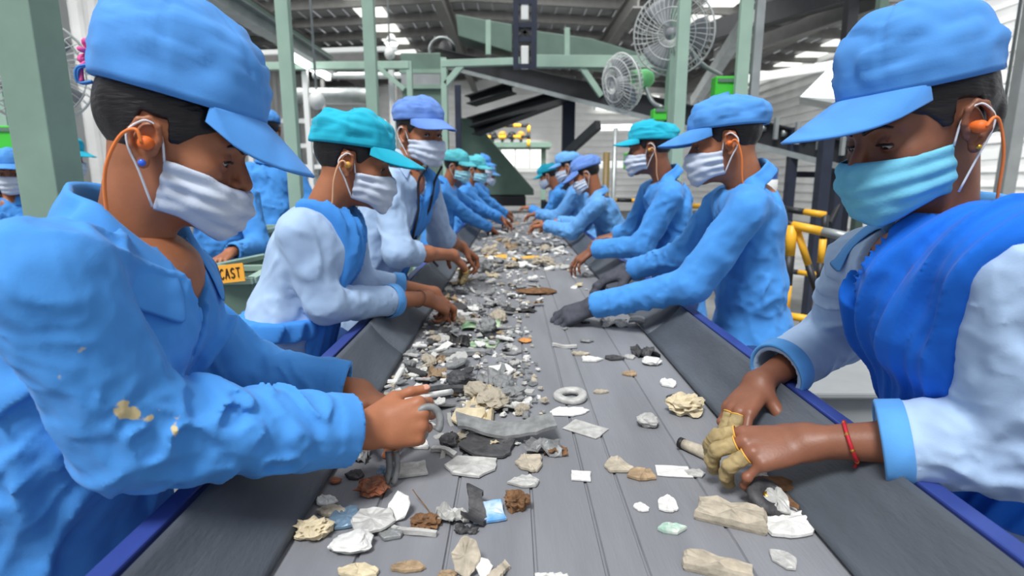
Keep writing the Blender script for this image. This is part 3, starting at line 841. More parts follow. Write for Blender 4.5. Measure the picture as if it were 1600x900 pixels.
for ch in 'CAST':
    g = MB()
    for stt in strokes[ch]:
        pts = [cs + RS @ V(x_ + px_ * .0165, -.0035, -.017 + py_ * .034) for px_, py_ in stt]
        for a_, b_ in zip(pts[:-1], pts[1:]): g.beam(a_, b_, .0026, .0042)
    g.build('letter', m_ink, sg); x_ += .0205

# stack of pale boxes and pipes dimly seen between the left workers
prism('wall_cabinet', m_grayp, [(245, 175), (330, 175), (330, 330), (245, 330)], 6.0, .5, 'grey louvred cabinet behind the nearest left head', 'cabinet')
prism('wall_panel', m_white, [(480, 190), (600, 186), (600, 240), (480, 240)], 10.0, .2, 'pale notice board beyond the turquoise capped woman', 'board')
prism('storage_rack', m_dsteel, [(700, 250), (720, 250), (724, 300), (700, 300)], 7.0, .4, 'dark cabinet behind the aqua capped workers', 'cabinet')
bb_ = gp(960, 246, 5.2)
for k, (u, v0, v1, lab) in enumerate(((948, 238, 330, 'brass brown post left of the slim green box'), (962, 200, 300, 'thin grey pipe above the bending worker'))):
    a_, b_ = gp(u, v0, 5.2), gp(u, v1, 5.2); g = MB(); g.tube([V(a_[0], 5.2, 0), a_], .03 if k == 0 else .02, 10)
    tag(g.build('pipe', mat('olive_brown_paint', srgb(120, 100, 56), .5) if k == 0 else m_galv, None, origin=(a_[0], 5.2, 0)), lab, 'pipe')
g = MB(); a_ = gp(880, 245, 5.8); b_ = gp(935, 195, 5.2); g.beam(a_, b_, .05, .08); tag(g.build('folding_arm', m_black, None, origin=(a_ + b_) / 2), 'thin black arm slanting up behind the light blue cap', 'arm')

# blurred machinery in the left background
ms = thing('sorting_machine', tuple(at(430, 235, 8.5) * V(1, 1, 0)), 'grey machine with open frame in the left background', 'machine')
c_ = at(430, 235, 8.5)
g = MB(); g.box((c_[0], 8.9, .85), (1.9, .7, 1.1)); g.build('housing', m_grayp, ms, bevel=.02)
for dx in (-1.0, -.35, .35, 1.0):
    g = MB(); g.box((c_[0] + dx, 8.5, 1.1), (.07, .07, 2.2)); g.build('upright', m_white if dx < 0 else m_dsteel, ms)
for z_ in (1.5, 1.8, 2.15):
    g = MB(); g.box((c_[0], 8.5, z_), (2.1, .06, .06)); g.build('rail', m_white, ms)
for k in range(4):
    g = MB(); g.tube([(c_[0] - .8 + k * .5, 8.6, 1.4), (c_[0] - .8 + k * .5, 8.6, 1.75)], .12, 14); g.build('canister', m_galv if k % 2 else m_dsteel, ms)
for i, (u, v, Y, w, h, lab) in enumerate(((520, 150, 9.5, 1.4, .25, 'grey duct above the turquoise capped woman'), (560, 118, 10.5, 1.6, .12, 'thin grey duct under the roof, left of the machine tower'))):
    p = at(u, v, Y); g = MB(); t_ = thing('duct', tuple(p), lab, 'duct'); g.tube([p - V(w / 2, 0, 0), p + V(w / 2, 0, 0)], h / 2, 14); g.build('pipe', m_galv, t_)
    for dx in (-w * .4, w * .4):
        g = MB(); g.box((p[0] + dx, p[1], p[2] / 2), (.06, .06, p[2])); g.build('support', m_purlin, t_)
# ------------------------------------------------------------------ people
def ypr(yaw, pitch=0, roll=0):
    """columns forward,left,up.  yaw 0 = facing +X, 90 = +Y (degrees); pitch>0 looks down; roll>0 tips to the right"""
    y, p, r = map(math.radians, (yaw, pitch, roll))
    f = V(math.cos(y) * math.cos(p), math.sin(y) * math.cos(p), -math.sin(p))
    l = V(-math.sin(y), math.cos(y), 0); u = np.cross(f, l)
    l2 = l * math.cos(r) + u * math.sin(r); u2 = np.cross(f, l2)
    return np.stack([f, l2, u2], 1)

def f_face(P, nb, nr, lidclose):
    Pm = P.copy(); Pm[:, 1] = np.abs(Pm[:, 1])
    d = ellip(P, V(-.008, 0, .046), (.091, .075, .084))
    d = smin(d, ellip(P, V(.036, 0, -.008), (.062, .060, .088)), .03)
    d = smin(d, ellip(P, V(.040, 0, -.060), (.050, .050, .046)), .025)
    d = smin(d, sphere(P, V(.083, 0, -.094), .016), .022)
    d = smin(d, ellip(Pm, V(.062, .043, -.016), (.024, .020, .02)), .02)
    d = smin(d, cap(Pm, V(.089, .008, .026), V(.076, .044, .030), .010, .009), .016)
    d = smax(d, -sphere(Pm, V(.106, .031, .004), .020), .012)
    d = smin(d, cap(P, V(.092, 0, .018), V(.114, 0, -.020), .0075, .0115), .008)
    d = smin(d, sphere(Pm, V(.103, .0125, -.026), .0085), .006)
    # lids over the eyeball with a slit
    lid = sphere(Pm, V(.0775, .032, .006), .0158)
    slit = ellip(Pm, V(.094, .033, .0045 - .003 * lidclose), (.013, .0145, .0060 - .0034 * lidclose))
    d = smin(d, lid, .004)
    d = smax(d, -slit, .0012)
    d = smax(d, -sphere(Pm, V(.0775, .032, .006), .0128), .0006) if lidclose < 1 else d
    d = smin(d, ellip(P, V(.096, 0, -.056), (.011, .024, .0065)), .006)
    d = smin(d, ellip(P, V(.094, 0, -.067), (.011, .020, .0065)), .006)
    # ear
    e = ellip(Pm, V(-.006, .076, .000), (.017, .007, .027))
    pts = [(.006, .077, -.012), (.010, .080, .006), (.006, .084, .024), (-.006, .086, .031), (-.018, .087, .025), (-.024, .087, .008), (-.020, .085, -.010), (-.010, .082, -.022), (-.002, .080, -.029)]
    for a, b in zip(pts[:-1], pts[1:]):
        e = smin(e, cap(Pm, V(a), V(b), .0042, .0042), .003)
    e = smin(e, sphere(Pm, V(-.002, .079, -.030), .0072), .005)
    e = smax(e, -ellip(Pm, V(-.006, .087, .004), (.011, .008, .017)), .004)
    e = smin(e, sphere(Pm, V(.006, .081, -.003), .0045), .003)
    d = smin(d, e, .005)
    # neck
    d = smin(d, cap(P, V(-.022, 0, -.035), nb, nr, nr * 1.08), .028)
    return d

def hair_zl(x):
    return np.interp(x, [-.12, -.05, -.034, -.022, .012, .018, .030, .036, .048, .080, .11],
                     [-.062, -.056, -.020, .036, .038, .006, .008, .016, .030, .044, .056])
def f_hair(P, extra):
    d = ellip(P, V(-.010, 0, .046), (.098, .081, .090))
    d = smin(d, ellip(P, V(.030, 0, .004), (.066, .064, .088)), .02)
    if extra.get('bun') is not None:
        d = smin(d, ellip(P, V(extra['bun']), extra.get('bunr', (.03, .035, .035))), .02)
    d = d + .0012 * noise(P * V(60, 60, 25)) 
    line = (hair_zl(P[:, 0]) + .003 * noise(P * 50) - P[:, 2]) * .7
    return smax(d, line, .006)

def shell_cap(mb_crown, mb_brim, c):
    """cap crown and brim in head space"""
    a, b = c.get('a', .112), c.get('b', .089)
    H = c.get('H', .105); cx = c.get('cx', -.008)
    zf, zb = c.get('zf', .052), c.get('zb', .046)
    lean = c.get('lean', -.02); seed = c.get('seed', 1); puff = c.get('puff', .10)
    n1, n2 = c.get('res', (30, 96))
    ph = np.arange(n2) * 2 * PI / n2
    S = np.linspace(0, 1, n1)
    G = np.zeros((n1, n2, 3))
    fr = c.get('flat_rear', 0)
    for i, s in enumerate(S):
        th = s * PI / 2
        r = math.cos(th) ** .52 * (1 + puff * math.sin(min(1, s * 1.6) * PI)) if s < 1 else 0
        z = math.sin(th) ** .9
        G[i, :, 0] = cx + a * r * np.cos(ph) + lean * z
        G[i, :, 1] = b * r * np.sin(ph)
        base = zb + (zf - zb) * (np.cos(ph) * .5 + .5)
        top = H * (1 + c.get('rise', .0) * -np.cos(ph) * r)
        G[i, :, 2] = base * 1.0 + z * top
    P = G.reshape(-1, 3)
    rad = nrm_rows(P - V(cx, 0, .06))
    w = np.repeat(np.clip(S * 5, 0, 1), n2)
    n = noise(P * V(22, 26, 22) + seed * 3.3) * .0065 + np.exp(-(noise(P * V(16, 20, 34) + seed * 5) * 5) ** 2) * .004 + np.abs(noise(P * V(14, 30, 40) + seed)) * .007 - .003
    # panel seams
    seam = np.zeros(n1 * n2)
    pa = np.tile(ph, n1)
    for k in range(c.get('panels', 6)):
        a0 = k * 2 * PI / c.get('panels', 6) + PI / 6
        dd = np.abs((pa - a0 + PI) % (2 * PI) - PI)
        seam -= .0030 * np.exp(-(dd / .045) ** 2)
    # stitched band
    zz = np.repeat(S, n2)
    seam -= .0016 * np.exp(-((zz - .13) / .02) ** 2)
    P = P + rad * ((n + seam) * w * c.get('crumple', 1))[:, None]
    G = P.reshape(n1, n2, 3)
    mb_crown.grid(G[::-1], closed_v=True)
    # inner rim folding under
    rim = np.stack([G[0], G[0] * V(.93, .93, 1) + V(cx * .07, 0, .002), G[0] * V(.90, .90, 1) + V(0, 0, .03)])
    mb_crown.grid(rim, closed_v=True)
    if mb_brim is None: return
    L = c.get('brim', .078); A = math.radians(c.get('brim_half', 68)); droop = c.get('droop', .026); sl = c.get('slope', .25)
    nu, nv = 15, 41
    al = np.linspace(-A, A, nv)
    B = np.zeros((nu, nv, 3))
    for i, t in enumerate(np.linspace(0, 1, nu)):
        k = np.sqrt(np.clip(1 - (al / A) ** 2, 0, 1)) ** .75
        ext = L * k * t
        wid = 1 + .05 * t * k
        x = cx + a * .985 * np.cos(al) + ext * (.95 + .05 * np.cos(al))
        y = b * .99 * np.sin(al) * wid
        zb0 = zb + (zf - zb) * (np.cos(al) * .5 + .5)
        z = zb0 - sl * ext - droop * (y / b) ** 2 * (t ** .8) - .004 * t * t + .003 * (1 - t)
        B[i] = np.stack([x, y, z], 1)
    mb_brim.grid(B)

def nrm_rows(a):
    return a / (np.linalg.norm(a, axis=1)[:, None] + 1e-12)

def mask_mesh(mb, c):
    seed = c.get('seed', 3); nu, nv = 25, 49
    top, bot = c.get('top', .000), c.get('bot', -.118)
    loose = c.get('loose', .004); side = c.get('side', .020)
    G = np.zeros((nu, nv, 3))
    for i, v in enumerate(np.linspace(0, 1, nu)):
        xf = np.interp(v, [0, .12, .35, .6, .85, 1], [.112, .124, .131, .124, .117, .098]) + loose
        yy = np.interp(v, [0, .3, .7, 1], [.064, .066, .064, .050]) + loose * .6
        t = np.linspace(-PI / 2, PI / 2, nv)
        x = side + (xf - side) * np.abs(np.cos(t)) ** .72
        y = np.sign(np.sin(t)) * yy * np.abs(np.sin(t)) ** 1.0
        k = np.abs(np.sin(t)) ** 3
        zc = top + (bot - top) * v
        zs = (-.018) + (-.088 + .018) * v
        z = zc * (1 - k) + zs * k
        G[i] = np.stack([x, y, z], 1)
    P = G.reshape(-1, 3)
    N = nrm_rows(P - V(.03, 0, -.055))
    vv = np.repeat(np.linspace(0, 1, nu), nv)
    pleat = c.get('pleat', .0022) * np.sin(vv * PI * 7)
    P = P + N * (pleat + noise(P * 55 + seed * 5) * c.get('crumple', .0028) + noise(P * V(20, 30, 90) + seed) * c.get('crumple', .0028))[:, None]
    mb.grid(P.reshape(nu, nv, 3))

def hand_chains(s, curls, spread=(8, 2, -4, -12), thumb=None, scale=1.0):
    mcp = [V(.086, .027 * s, 0), V(.090, .009 * s, .003), V(.084, -.010 * s, .001), V(.075, -.027 * s, -.004)]
    ph = [(.041, .024, .019), (.045, .028, .020), (.041, .026, .019), (.032, .020, .017)]
    rad = [.0088, .0088, .0082, .0073]
    out = []
    for k in range(4):
        p = mcp[k]; ang = 0; chain = [p]; az = math.radians(spread[k]) * s
        for L, c in zip(ph[k], curls[k]):
            ang += math.radians(c)
            d = V(math.cos(ang) * math.cos(az), math.cos(ang) * math.sin(az), -math.sin(ang))
            p = p + d * L; chain.append(p)
        out.append((chain, rad[k]))
    th = thumb or [(.62, .55, -.55), (.85, .35, -.40), (.95, .10, -.30)]
    p = V(.018, .022 * s, -.010); chain = [p]
    for L, d in zip((.040, .030, .026), th):
        d = nrm(V(d[0], d[1] * s, d[2])); p = p + d * L; chain.append(p)
    return out, (chain, .0105)
def f_finger(P, chain, r, k=.0015, grow=0.0):
    d = None; n = len(chain) - 1
    for i in range(n):
        ra = r * (1 - .10 * i) + grow; rb = r * (1 - .10 * (i + 1)) + grow
        q = cap(P, chain[i], chain[i + 1], ra, rb)
        d = q if d is None else smin(d, q, .004)
    return d
def f_hand(P, s, H, elbow, grow=0.0, fore=(.0225, .036), nofore=False):
    fingers, th = H
    d = cap(P, V(0, .010 * s, 0), V(0, -.010 * s, 0), .0185 + grow, .0175 + grow)
    for (ch, r) in fingers:
        d = smin(d, cap(P, V(.012, ch[0][1] * .45, -.003), ch[0] - V(0, 0, .002), .0150 + grow, .0118 + grow), .010)
    d = smin(d, ellip(P, V(.045, 0, -.004), (.042 + grow, .034 + grow, .0135 + grow)), .008)
    d = smin(d, cap(P, th[0][0], th[0][1], .014 + grow, .0115 + grow), .014)
    if not nofore:
        ax = elbow
        d = smin(d, cap(P, V(0, 0, 0), ax * .5, fore[0] + grow, (fore[0] * .35 + fore[1] * .65) + grow), .018)
        d = smin(d, cap(P, ax * .5, ax, fore[0] * .35 + fore[1] * .65 + grow, fore[1] + grow), .02)
    fd = None
    for (ch, r) in fingers:
        q = f_finger(P, ch, r, grow=grow)
        # knuckle
        q = smin(q, sphere(P, ch[1], r * 1.06 + grow), .003)
        q = smin(q, sphere(P, ch[2], r * .96 + grow), .003)
        fd = q if fd is None else smin(fd, q, .0012)
    d = smin(d, fd, .005)
    t = f_finger(P, th[0], th[1], grow=grow)
    d = smin(d, t, .006)
    return d

def ik(a, c, pole, l1=.27, l2=.245):
    d = c - a; D = np.linalg.norm(d)
    if D >= (l1 + l2) * .995:
        k = D / ((l1 + l2) * .995); l1 *= k; l2 *= k
    x = (l1 * l1 - l2 * l2 + D * D) / (2 * D)
    h = math.sqrt(max(l1 * l1 - x * x, 0))
    u = d / D; p = np.asarray(pole, float); p = nrm(p - u * (p @ u))
    return a + u * x + p * h

GRIP = [(35, 45, 30), (40, 50, 30), (45, 50, 35), (50, 50, 35)]
PINCH = [(45, 35, 15), (50, 40, 20), (55, 50, 30), (60, 55, 35)]
REST = [(20, 22, 14), (22, 25, 15), (26, 28, 16), (30, 28, 18)]
FIST = [(70, 80, 45), (72, 82, 45), (75, 80, 45), (78, 78, 45)]

def person(label, S, group=None):
    """S holds joints in metres; every body is one skin mesh, clothes and gear are its children"""
    lod = S.get('lod', 1)                      # 0 near, 1 middle, 2 far
    hH = (.0021, .0032, .0048)[lod]; hJ = (.0043, .0068, .011)[lod]; hN = (.0019, .0028, .004)[lod]
    hp = S['head']; R = S['R']; sc = S.get('hs', .97)
    f = nrm(V(S['face'][0], S['face'][1], 0)); up = V(0, 0, 1); left = np.cross(up, f)
    nb = S.get('nb', hp - R[:, 2] * .135 - R[:, 0] * .035)
    pel = S.get('pel', V(nb[0], nb[1], 0) - f * S.get('lean', .12) + V(0, 0, nb[2] - .47))
    shw = S.get('shw', .165)
    shl = S.get('shl', nb + left * shw - up * .055); shr = S.get('shr', nb - left * shw - up * .055)
    root = thing('person', (pel[0], pel[1], 0), label, 'person', group)
    skin = M[S.get('skin', 'skin')]
    body = MB()
    # ---- head
    nbl = (nb - up * .03 - hp) @ R / sc
    lid = S.get('lid', .5); nr = S.get('neck_r', .050)
    fv = lambda P: f_face(P, nbl, nr, lid)
    lo = np.minimum(V(-.125, -.1, -.125), nbl - .07); hi = np.maximum(V(.135, .1, .145), nbl + .07)
    v, q = nets(fv, lo, hi, hH)
    W = lambda p: (np.asarray(p, float).reshape(-1, 3) * sc) @ R.T + hp
    body.add(W(v), q, 0)
    gz = S.get('gaze', (0, -20))
    for s in (1, -1):
        ec = V(.0775, .032 * s, .006)
        gy, gp = math.radians(gz[0]), math.radians(gz[1])
        gd = V(math.cos(gp) * math.cos(gy), math.cos(gp) * math.sin(gy), math.sin(gp))
        b = MB(); b.ball(ec, .0126, 8, 1); b.ball(ec + gd * .0074, .0062, 6, 2)
        for vv, ff, mm in zip(b.v, b.f, b.m):
            pass
        bv = np.concatenate(b.v)
        body.add(W(bv), np.concatenate(b.f), 1)
        body.m[-1] = np.concatenate(b.m)
        # brow
        br = [V(.098, .010 * s, .026), V(.0975, .022 * s, .0315), V(.090, .034 * s, .0325), V(.080, .047 * s, .028)]
        br2 = []
        for p in br:                                   # press the brow onto the forehead
            dvec = V(1, .25 * s, 0) / np.linalg.norm(V(1, .25, 0))
            t = 0
            for _ in range(8):
                t -= float(fv((p + dvec * t)[None])[0]) * .9
            br2.append(p + dvec * t)
        body.tube(W(smooth_path(br2, 3)), np.interp(np.linspace(0, 1, 10), [0, .3, 1], [.0028, .0038, .0014]), 6, 3)
        lash = [V(.0925, .021 * s, .0060), V(.0945, .028 * s, .0095 - .006 * lid), V(.0935, .036 * s, .0095 - .006 * lid), V(.088, .046 * s, .0045)]
        body.tube(W(smooth_path(lash, 3)), .0015, 5, 3)
    # ---- arms and hands (skin)
    arms = {}
    for side, s in (('l', -1), ('r', 1)):
        if ('wr' + side) not in S: continue
        wr = S['wr' + side]; sh = shl if side == 'l' else shr
        el = S.get('el' + side)
        if el is None: el = ik(sh, wr, S.get('pole' + side, V(0, 0, -1) - f * .6 + (left if side == 'l' else -left) * .5), *S.get('armlen', (.27, .245)))
        hx = S.get('hx' + side); hz = S.get('hz' + side, V(0, 0, 1))
        if hx is None: hx = nrm(nrm(wr - el) + V(0, 0, -.25))
        HF = frame_xz(hx, hz); ks = S.get('handscale', .98)
        H = hand_chains(s, S.get('curl' + side, REST), S.get('spread' + side, (8, 2, -4, -12)), S.get('thumb' + side))
        ell = (el - wr) @ HF / ks
        fr = S.get('fore', (.0215, .035))
        fh = lambda P, s=s, H=H, ell=ell: f_hand(P, s, H, ell, fore=fr)
        allp = np.array([p for ch, r in H[0] for p in ch] + [p for p in H[1][0]] + [V(0, 0, 0)])
        lo = np.minimum(allp.min(0) - .03, ell - .03); hi = np.maximum(allp.max(0) + .03, ell + .03)
        v, q = nets(fh, lo, hi, hN)
        WH = lambda p, HF=HF, wr=wr, ks=ks: (np.asarray(p, float).reshape(-1, 3) * ks) @ HF.T + wr
        body.add(WH(v), q, 0)
        for (ch, r) in H[0] + [H[1]]:
            if lod == 2: break
            tip, pre = ch[-1], ch[-2]; dd = nrm(tip - pre)
            nd = nrm(np.cross(dd, np.cross(V(0, 0, 1), dd))) if (ch is not H[1][0]) else nrm(V(0, .4 * s, 1) - dd * (V(0, .4 * s, 1) @ dd))
            sd = np.cross(dd, nd)
            RR = np.stack([dd, sd, nd], 1)
            body.ball(WH(tip + nd * r * .50 - dd * .001)[0], np.array([.0062, .0048, .0022]) * ks * r / .0088, 4, 4, R=HF @ RR)
        arms[side] = dict(wr=wr, el=el, sh=sh, H=H, s=s, HF=HF, ks=ks, WH=WH, ell=ell)
    # ---- torso and legs under the clothes
    waist = pel + (nb - pel) * .35; chest = pel + (nb - pel) * .74
    def f_skin(P):
        gs_ = S.get('girth', 1.0)
        d = ellcone(P, pel, chest, (.110 * gs_, .075 * gs_), (.115 * gs_, .078 * gs_), left)
        d = smin(d, cap(P, shl + (nb - shl) * .15, shr + (nb - shr) * .15, .040, .040), .04)
        d = smin(d, ellip(P, nb - up * .05 + f * .0, (.09, .085, .07), np.stack([left, f, up], 1)), .03)
        for a in arms.values():
            d = smin(d, cap(P, a['sh'], a['el'], .040, .034), .02)
        for s in (1, -1):
            hip = pel + left * s * .072; kn = V(hip[0], hip[1], .45) + f * .03; an = V(hip[0], hip[1], .08)
            d = smin(d, cap(P, hip - up * .03, kn, .058, .045), .02); d = smin(d, cap(P, kn, an, .05, .034), .02)
        return d
    pts = np.array([pel, nb, shl, shr] + [a['el'] for a in arms.values()])
    lo = pts.min(0) - .15; lo[2] = .04; hi = pts.max(0) + .13
    v, q = nets(f_skin, lo, hi, .014)
    body.add(v, q, 0)
    bobj = body.build('body', [skin, M['eye_white'], M['iris'], M['hair'], M['nail'] if not S.get('nonail') else skin], root)
    # ---- hair
    ex = S.get('hairx', {})
    v, q = nets(lambda P: f_hair(P, ex), V(-.17, -.11, -.11), V(.12, .11, .15), hH * 1.15)
    hb = MB(); hb.add(W(v), q)
    for st in S.get('strands', []):
        hb.tube(W(smooth_path([V(p) for p in st], 4)), .0007, 4)
    hb.build('hair', M['hair'], root)
    # ---- cap
    if S.get('cap'):
        cc, bb = MB(), MB()
        shell_cap(cc, bb, S['cap'])
        for m_ in (cc, bb): m_.v = [W(x) for x in m_.v]
        co = cc.build('cap', M[S['cap'].get('mat', 'cap_blue')], root, solid=.0025)
        bo = bb.build('brim', M[S['cap'].get('brim_mat', S['cap'].get('mat', 'cap_blue'))], co, solid=.003)
        if lod < 2:
            k = S['cap']; bt = MB()
            bt.ball(W(V(k.get('cx', -.008) + k.get('lean', -.02), 0, (k.get('zf', .052) + k.get('zb', .046)) / 2 + k.get('H', .105) + .002))[0], (.007, .007, .004), 4, R=R)
            bt.build('button', M[k.get('mat', 'cap_blue')], co)
    # ---- mask
    if S.get('mask'):
        mm = MB(); mask_mesh(mm, S['mask']); mm.v = [W(x) for x in mm.v]
        mo = mm.build('face_mask', M[S['mask'].get('mat', 'mask_white')], root, solid=.0016)
        sd = S['mask'].get('side', .020); lo_ = S['mask'].get('loose', .004) * .6
        for s in (1, -1):
            lp = [V(sd, (.066 + lo_) * s, -.020), V(.012, .078 * s, .010), V(.002, .087 * s, .026), V(-.012, .090 * s, .026), V(-.026, .090 * s, .006),
                  V(-.020, .087 * s, -.016), V(-.004, .082 * s, -.040), V(sd, (.064 + lo_) * s, -.086)]
            if S['mask'].get('cross'):
                lp = [V(sd, (.066 + lo_) * s, -.022), V(.010, .086 * s, -.008), V(-.002, .088 * s, .004), V(.004, .088 * s, .030), V(.0, .089 * s, .026), V(.010, .086 * s, .0), V(.014, .078 * s, -.05), V(sd, (.064 + lo_) * s, -.086)]
            lb = MB(); lb.tube(W(smooth_path(lp, 4)), .0014 if lod == 0 else .0019, 6)
            lb.build('ear_loop', M['loop'], mo)
    # ---- earplug
    for s in ((1, -1) if S.get('plug') else ()):
        pb = MB(); pb.tube(W([V(.000, .076 * s, -.001), V(-.001, .085 * s, -.001), V(-.002, .092 * s, -.002), V(-.003, .098 * s, -.003)]), [.005, .0075, .0085, .006], 10)
        po = pb.build('earplug', M['plug'] if S['plug'] != 'gold' else M['gold'], root)
        cp = S.get('cordpath') or [(-.003, .098, -.003), (-.014, .100, .006), (-.024, .098, -.006), (-.030, .092, -.050), (-.026, .080, -.110), (-.030, .070, -.150)]
        cb = MB(); cb.tube(W(smooth_path([V(p) * V(1, s, 1) for p in cp], 5)), .0021 if lod == 0 else .0026, 6)
        cb.build('cord', M['cord'] if S['plug'] == 'orange' else M['cord_pale'], po)
    # ---- jacket / shirt
    seed = S.get('seed', 1); fd = S.get('fold', (1.0, .75, .7)[lod])
    cuff_t = S.get('cuff_t', {'l': .93, 'r': .93})
    cr = S.get('sleeve', (.068, .058, .046)); cr = (cr[0] * .94, cr[1], cr[2])
    nbx = nb - up * .062
    hem = S.get('hem', pel[2] - .22)
    hp0 = V(pel[0], pel[1], hem) - f * .02
    twd = S.get('girth', 1.0)
    spine_dir = nrm(nb - pel)
    vopen = S.get('vopen', (.045, .13))
    neckc = hp + R @ V(-.022, 0, -.06) * sc
    def f_torso(P):
        d = ellcone(P, waist, chest, (.142 * twd, .108 * twd), (.158 * twd, .112 * twd), left)
        d = smin(d, ellcone(P, pel, waist, (.158 * twd, .125 * twd), (.142 * twd, .108 * twd), left), .05)
        if not S.get('man'):
            for s in (1, -1):
                d = smin(d, sphere(P, chest + f * .058 + left * s * .062 - up * .015, .062 * twd), .05)
        rb_ = cr[0] - .006
        d = smin(d, cap(P, shl + (nb - shl) * .2, shr + (nb - shr) * .2, rb_, rb_), .05)
        for q_ in (shl, shr): d = smin(d, cap(P, nb - up * .040, q_ + (nb - q_) * .12, .050, cr[0] - .010), .03)
        d = smin(d, ellip(P, nbx, (.098, .086, .066), np.stack([left, f, up], 1)), .045)
        d = smin(d, ellcone(P, pel, hp0, (.160 * twd, .128 * twd), (.205 * twd, .17 * twd), left), .05)
        return d
    def folds_torso(P):
        q = P - nb
        lf = q @ left
        a = ridges(P, spine_dir + left * .35, 1.8, 11, seed, .6, 3.2) * .011
        b = ridges(P, spine_dir - left * .6 + f * .4, 2.4, 20, seed + 5, .7) * .005 + ridges(P, spine_dir + left * .8, 5, 44, seed + 6, .5) * .0022
        zz = np.clip((pel[2] + .12 - P[:, 2]) / .2, 0, 1)
        c = ridges(P, up, 1.2, 14, seed + 9, .3) * .012 * zz
        e = ridges(P, left + up * .2, 4, 22, seed + 11, .7) * .009 * np.exp(-((P[:, 2] - waist[2]) / .07) ** 2)
        return (a + b) * (1 - zz * .6) + c + e - .006
    def f_sleeve(P, a):
        sh, el, wr = a['sh'], a['el'], a['wr']
        ct = cuff_t['l' if a['s'] < 0 else 'r']
        cf = el + (wr - el) * ct
        d1 = cap(P, sh, el, cr[0], cr[1]); d2 = cap(P, el, cf + (wr - el) * .05, cr[1], cr[2])
        u1 = nrm(el - sh); u2 = nrm(wr - el)
        mid = np.exp(-(np.linalg.norm(P - el, axis=1) / .085) ** 2)
        hint = nrm(np.cross(u1, u2) + V(.01, .02, .03))
        f1 = ridges(P, hint + u1 * 1.2, 2.8, 16, seed + a['s'], .7) * .010 + ridges(P, u1 + hint * .3, 3, 26, seed + 3, .6) * .004 + ridges(P, hint + u1 * .5, 6, 50, seed + 4, .5) * .002
        f2 = ridges(P, hint + u2 * .35, 4.5, 28, seed + 7 * a['s'], .6) * .0075 + ridges(P, hint + u2 * .6, 7, 55, seed + 8, .5) * .002
        tc_ = np.clip(((cf - P) @ u2 - .02) / .05, 0, 1)
        f2 = f2 * (1 + .8 * mid) * tc_ + .003 * (1 - tc_)
        d = smin(d1 - (f1 - .004) * fd, d2 - (f2 - .003) * fd, .025)
        t = (P - cf) @ u2
        rad = np.linalg.norm(P - cf - t[:, None] * u2, axis=1)
        cu = np.where((t > -.035) & (t < 0), .0018, 0) + np.where((t > -.0025) & (t < 0), .001, 0)
        d = d - cu
        near = np.linalg.norm(P - cf, axis=1) < .16
        d = np.where(near, np.maximum(d, t), d)
        inner = np.maximum(rad - (cr[2] - .010), np.abs(t) - .06)
        inner = np.where(near, inner, 1)
        return np.maximum(d, -inner)
    fcent = lambda P: np.abs((P - nb) @ left)
    sash = S.get('sash')
    nk = neckc - nb; nkd = nrm(nk)
    openr = S.get('neck_open', .061)
    def f_neckhole(P):
        d = cap(P, nb - nkd * .03, nb + nkd * .2, openr, openr + .02)
        if vopen:
            q = P - nb
            fz = -(q @ up) ; ff = q @ f; ll = np.abs(q @ left)
            w = vopen[0] * np.clip(1 - fz / vopen[1], 0, 1)
            wedge = np.maximum.reduce([ll - w, fz - vopen[1], -(ff - .01)])
            return np.minimum(d, wedge)
        return d
    def f_top(P, tor=True):
        dt = f_torso(P) - folds_torso(P) * fd * 1.0
        if S.get('placket', True):
            q = (P - nb); ff = q @ f
            c = fcent(P)
            dt = dt - np.where((c < .019) & (ff > -.02), .0026, 0)
        d = dt
        for a in arms.values():
            d = smin(d, f_sleeve(P, a), .014)
        d = np.maximum(d, hem - P[:, 2])
        d = np.maximum(d, -f_neckhole(P))
        return d
    pts = np.array([pel, nb, shl, shr, hp0] + [a['el'] for a in arms.values()] + [a['wr'] for a in arms.values()])
    lo = pts.min(0) - .09; hi = pts.max(0) + .09
    lo = np.minimum(lo, pel - .24); hi = np.maximum(hi, V(pel[0] + .24, pel[1] + .24, 0)); lo[2] = hem - .02
    v, q = nets(f_top, lo, hi, hJ)
    jb = MB(); jb.add(v, q)
    jo = jb.build(S.get('top_name', 'jacket'), M[S.get('top', 'jacket')], root)
    # cuffs of another colour
    if S.get('cuffmat'):
        for a in arms.values():
            ct = cuff_t['l' if a['s'] < 0 else 'r']
            u2 = nrm(a['wr'] - a['el']); cf = a['el'] + (a['wr'] - a['el']) * ct
            n_ = nrm(np.cross(u2, V(0, 0, 1))); w_ = np.cross(u2, n_)
            an = np.arange(40) * 2 * PI / 40
            G = []
            for tt, r_ in ((-.032, cr[2] + .0045), (-.030, cr[2] + .0065), (.0, cr[2] + .006), (.003, cr[2] + .003), (.0, cr[2] - .002), (-.03, cr[2] - .004)):
                rr_ = r_ + .0012 * np.sin(an * 3 + tt * 90)
                G.append(cf + u2 * tt + rr_[:, None] * (np.cos(an)[:, None] * n_ + np.sin(an)[:, None] * w_))
            cbm = MB(); cbm.grid(np.array(G), closed_v=True); cbm.build('cuff', M[S['cuffmat']], jo)
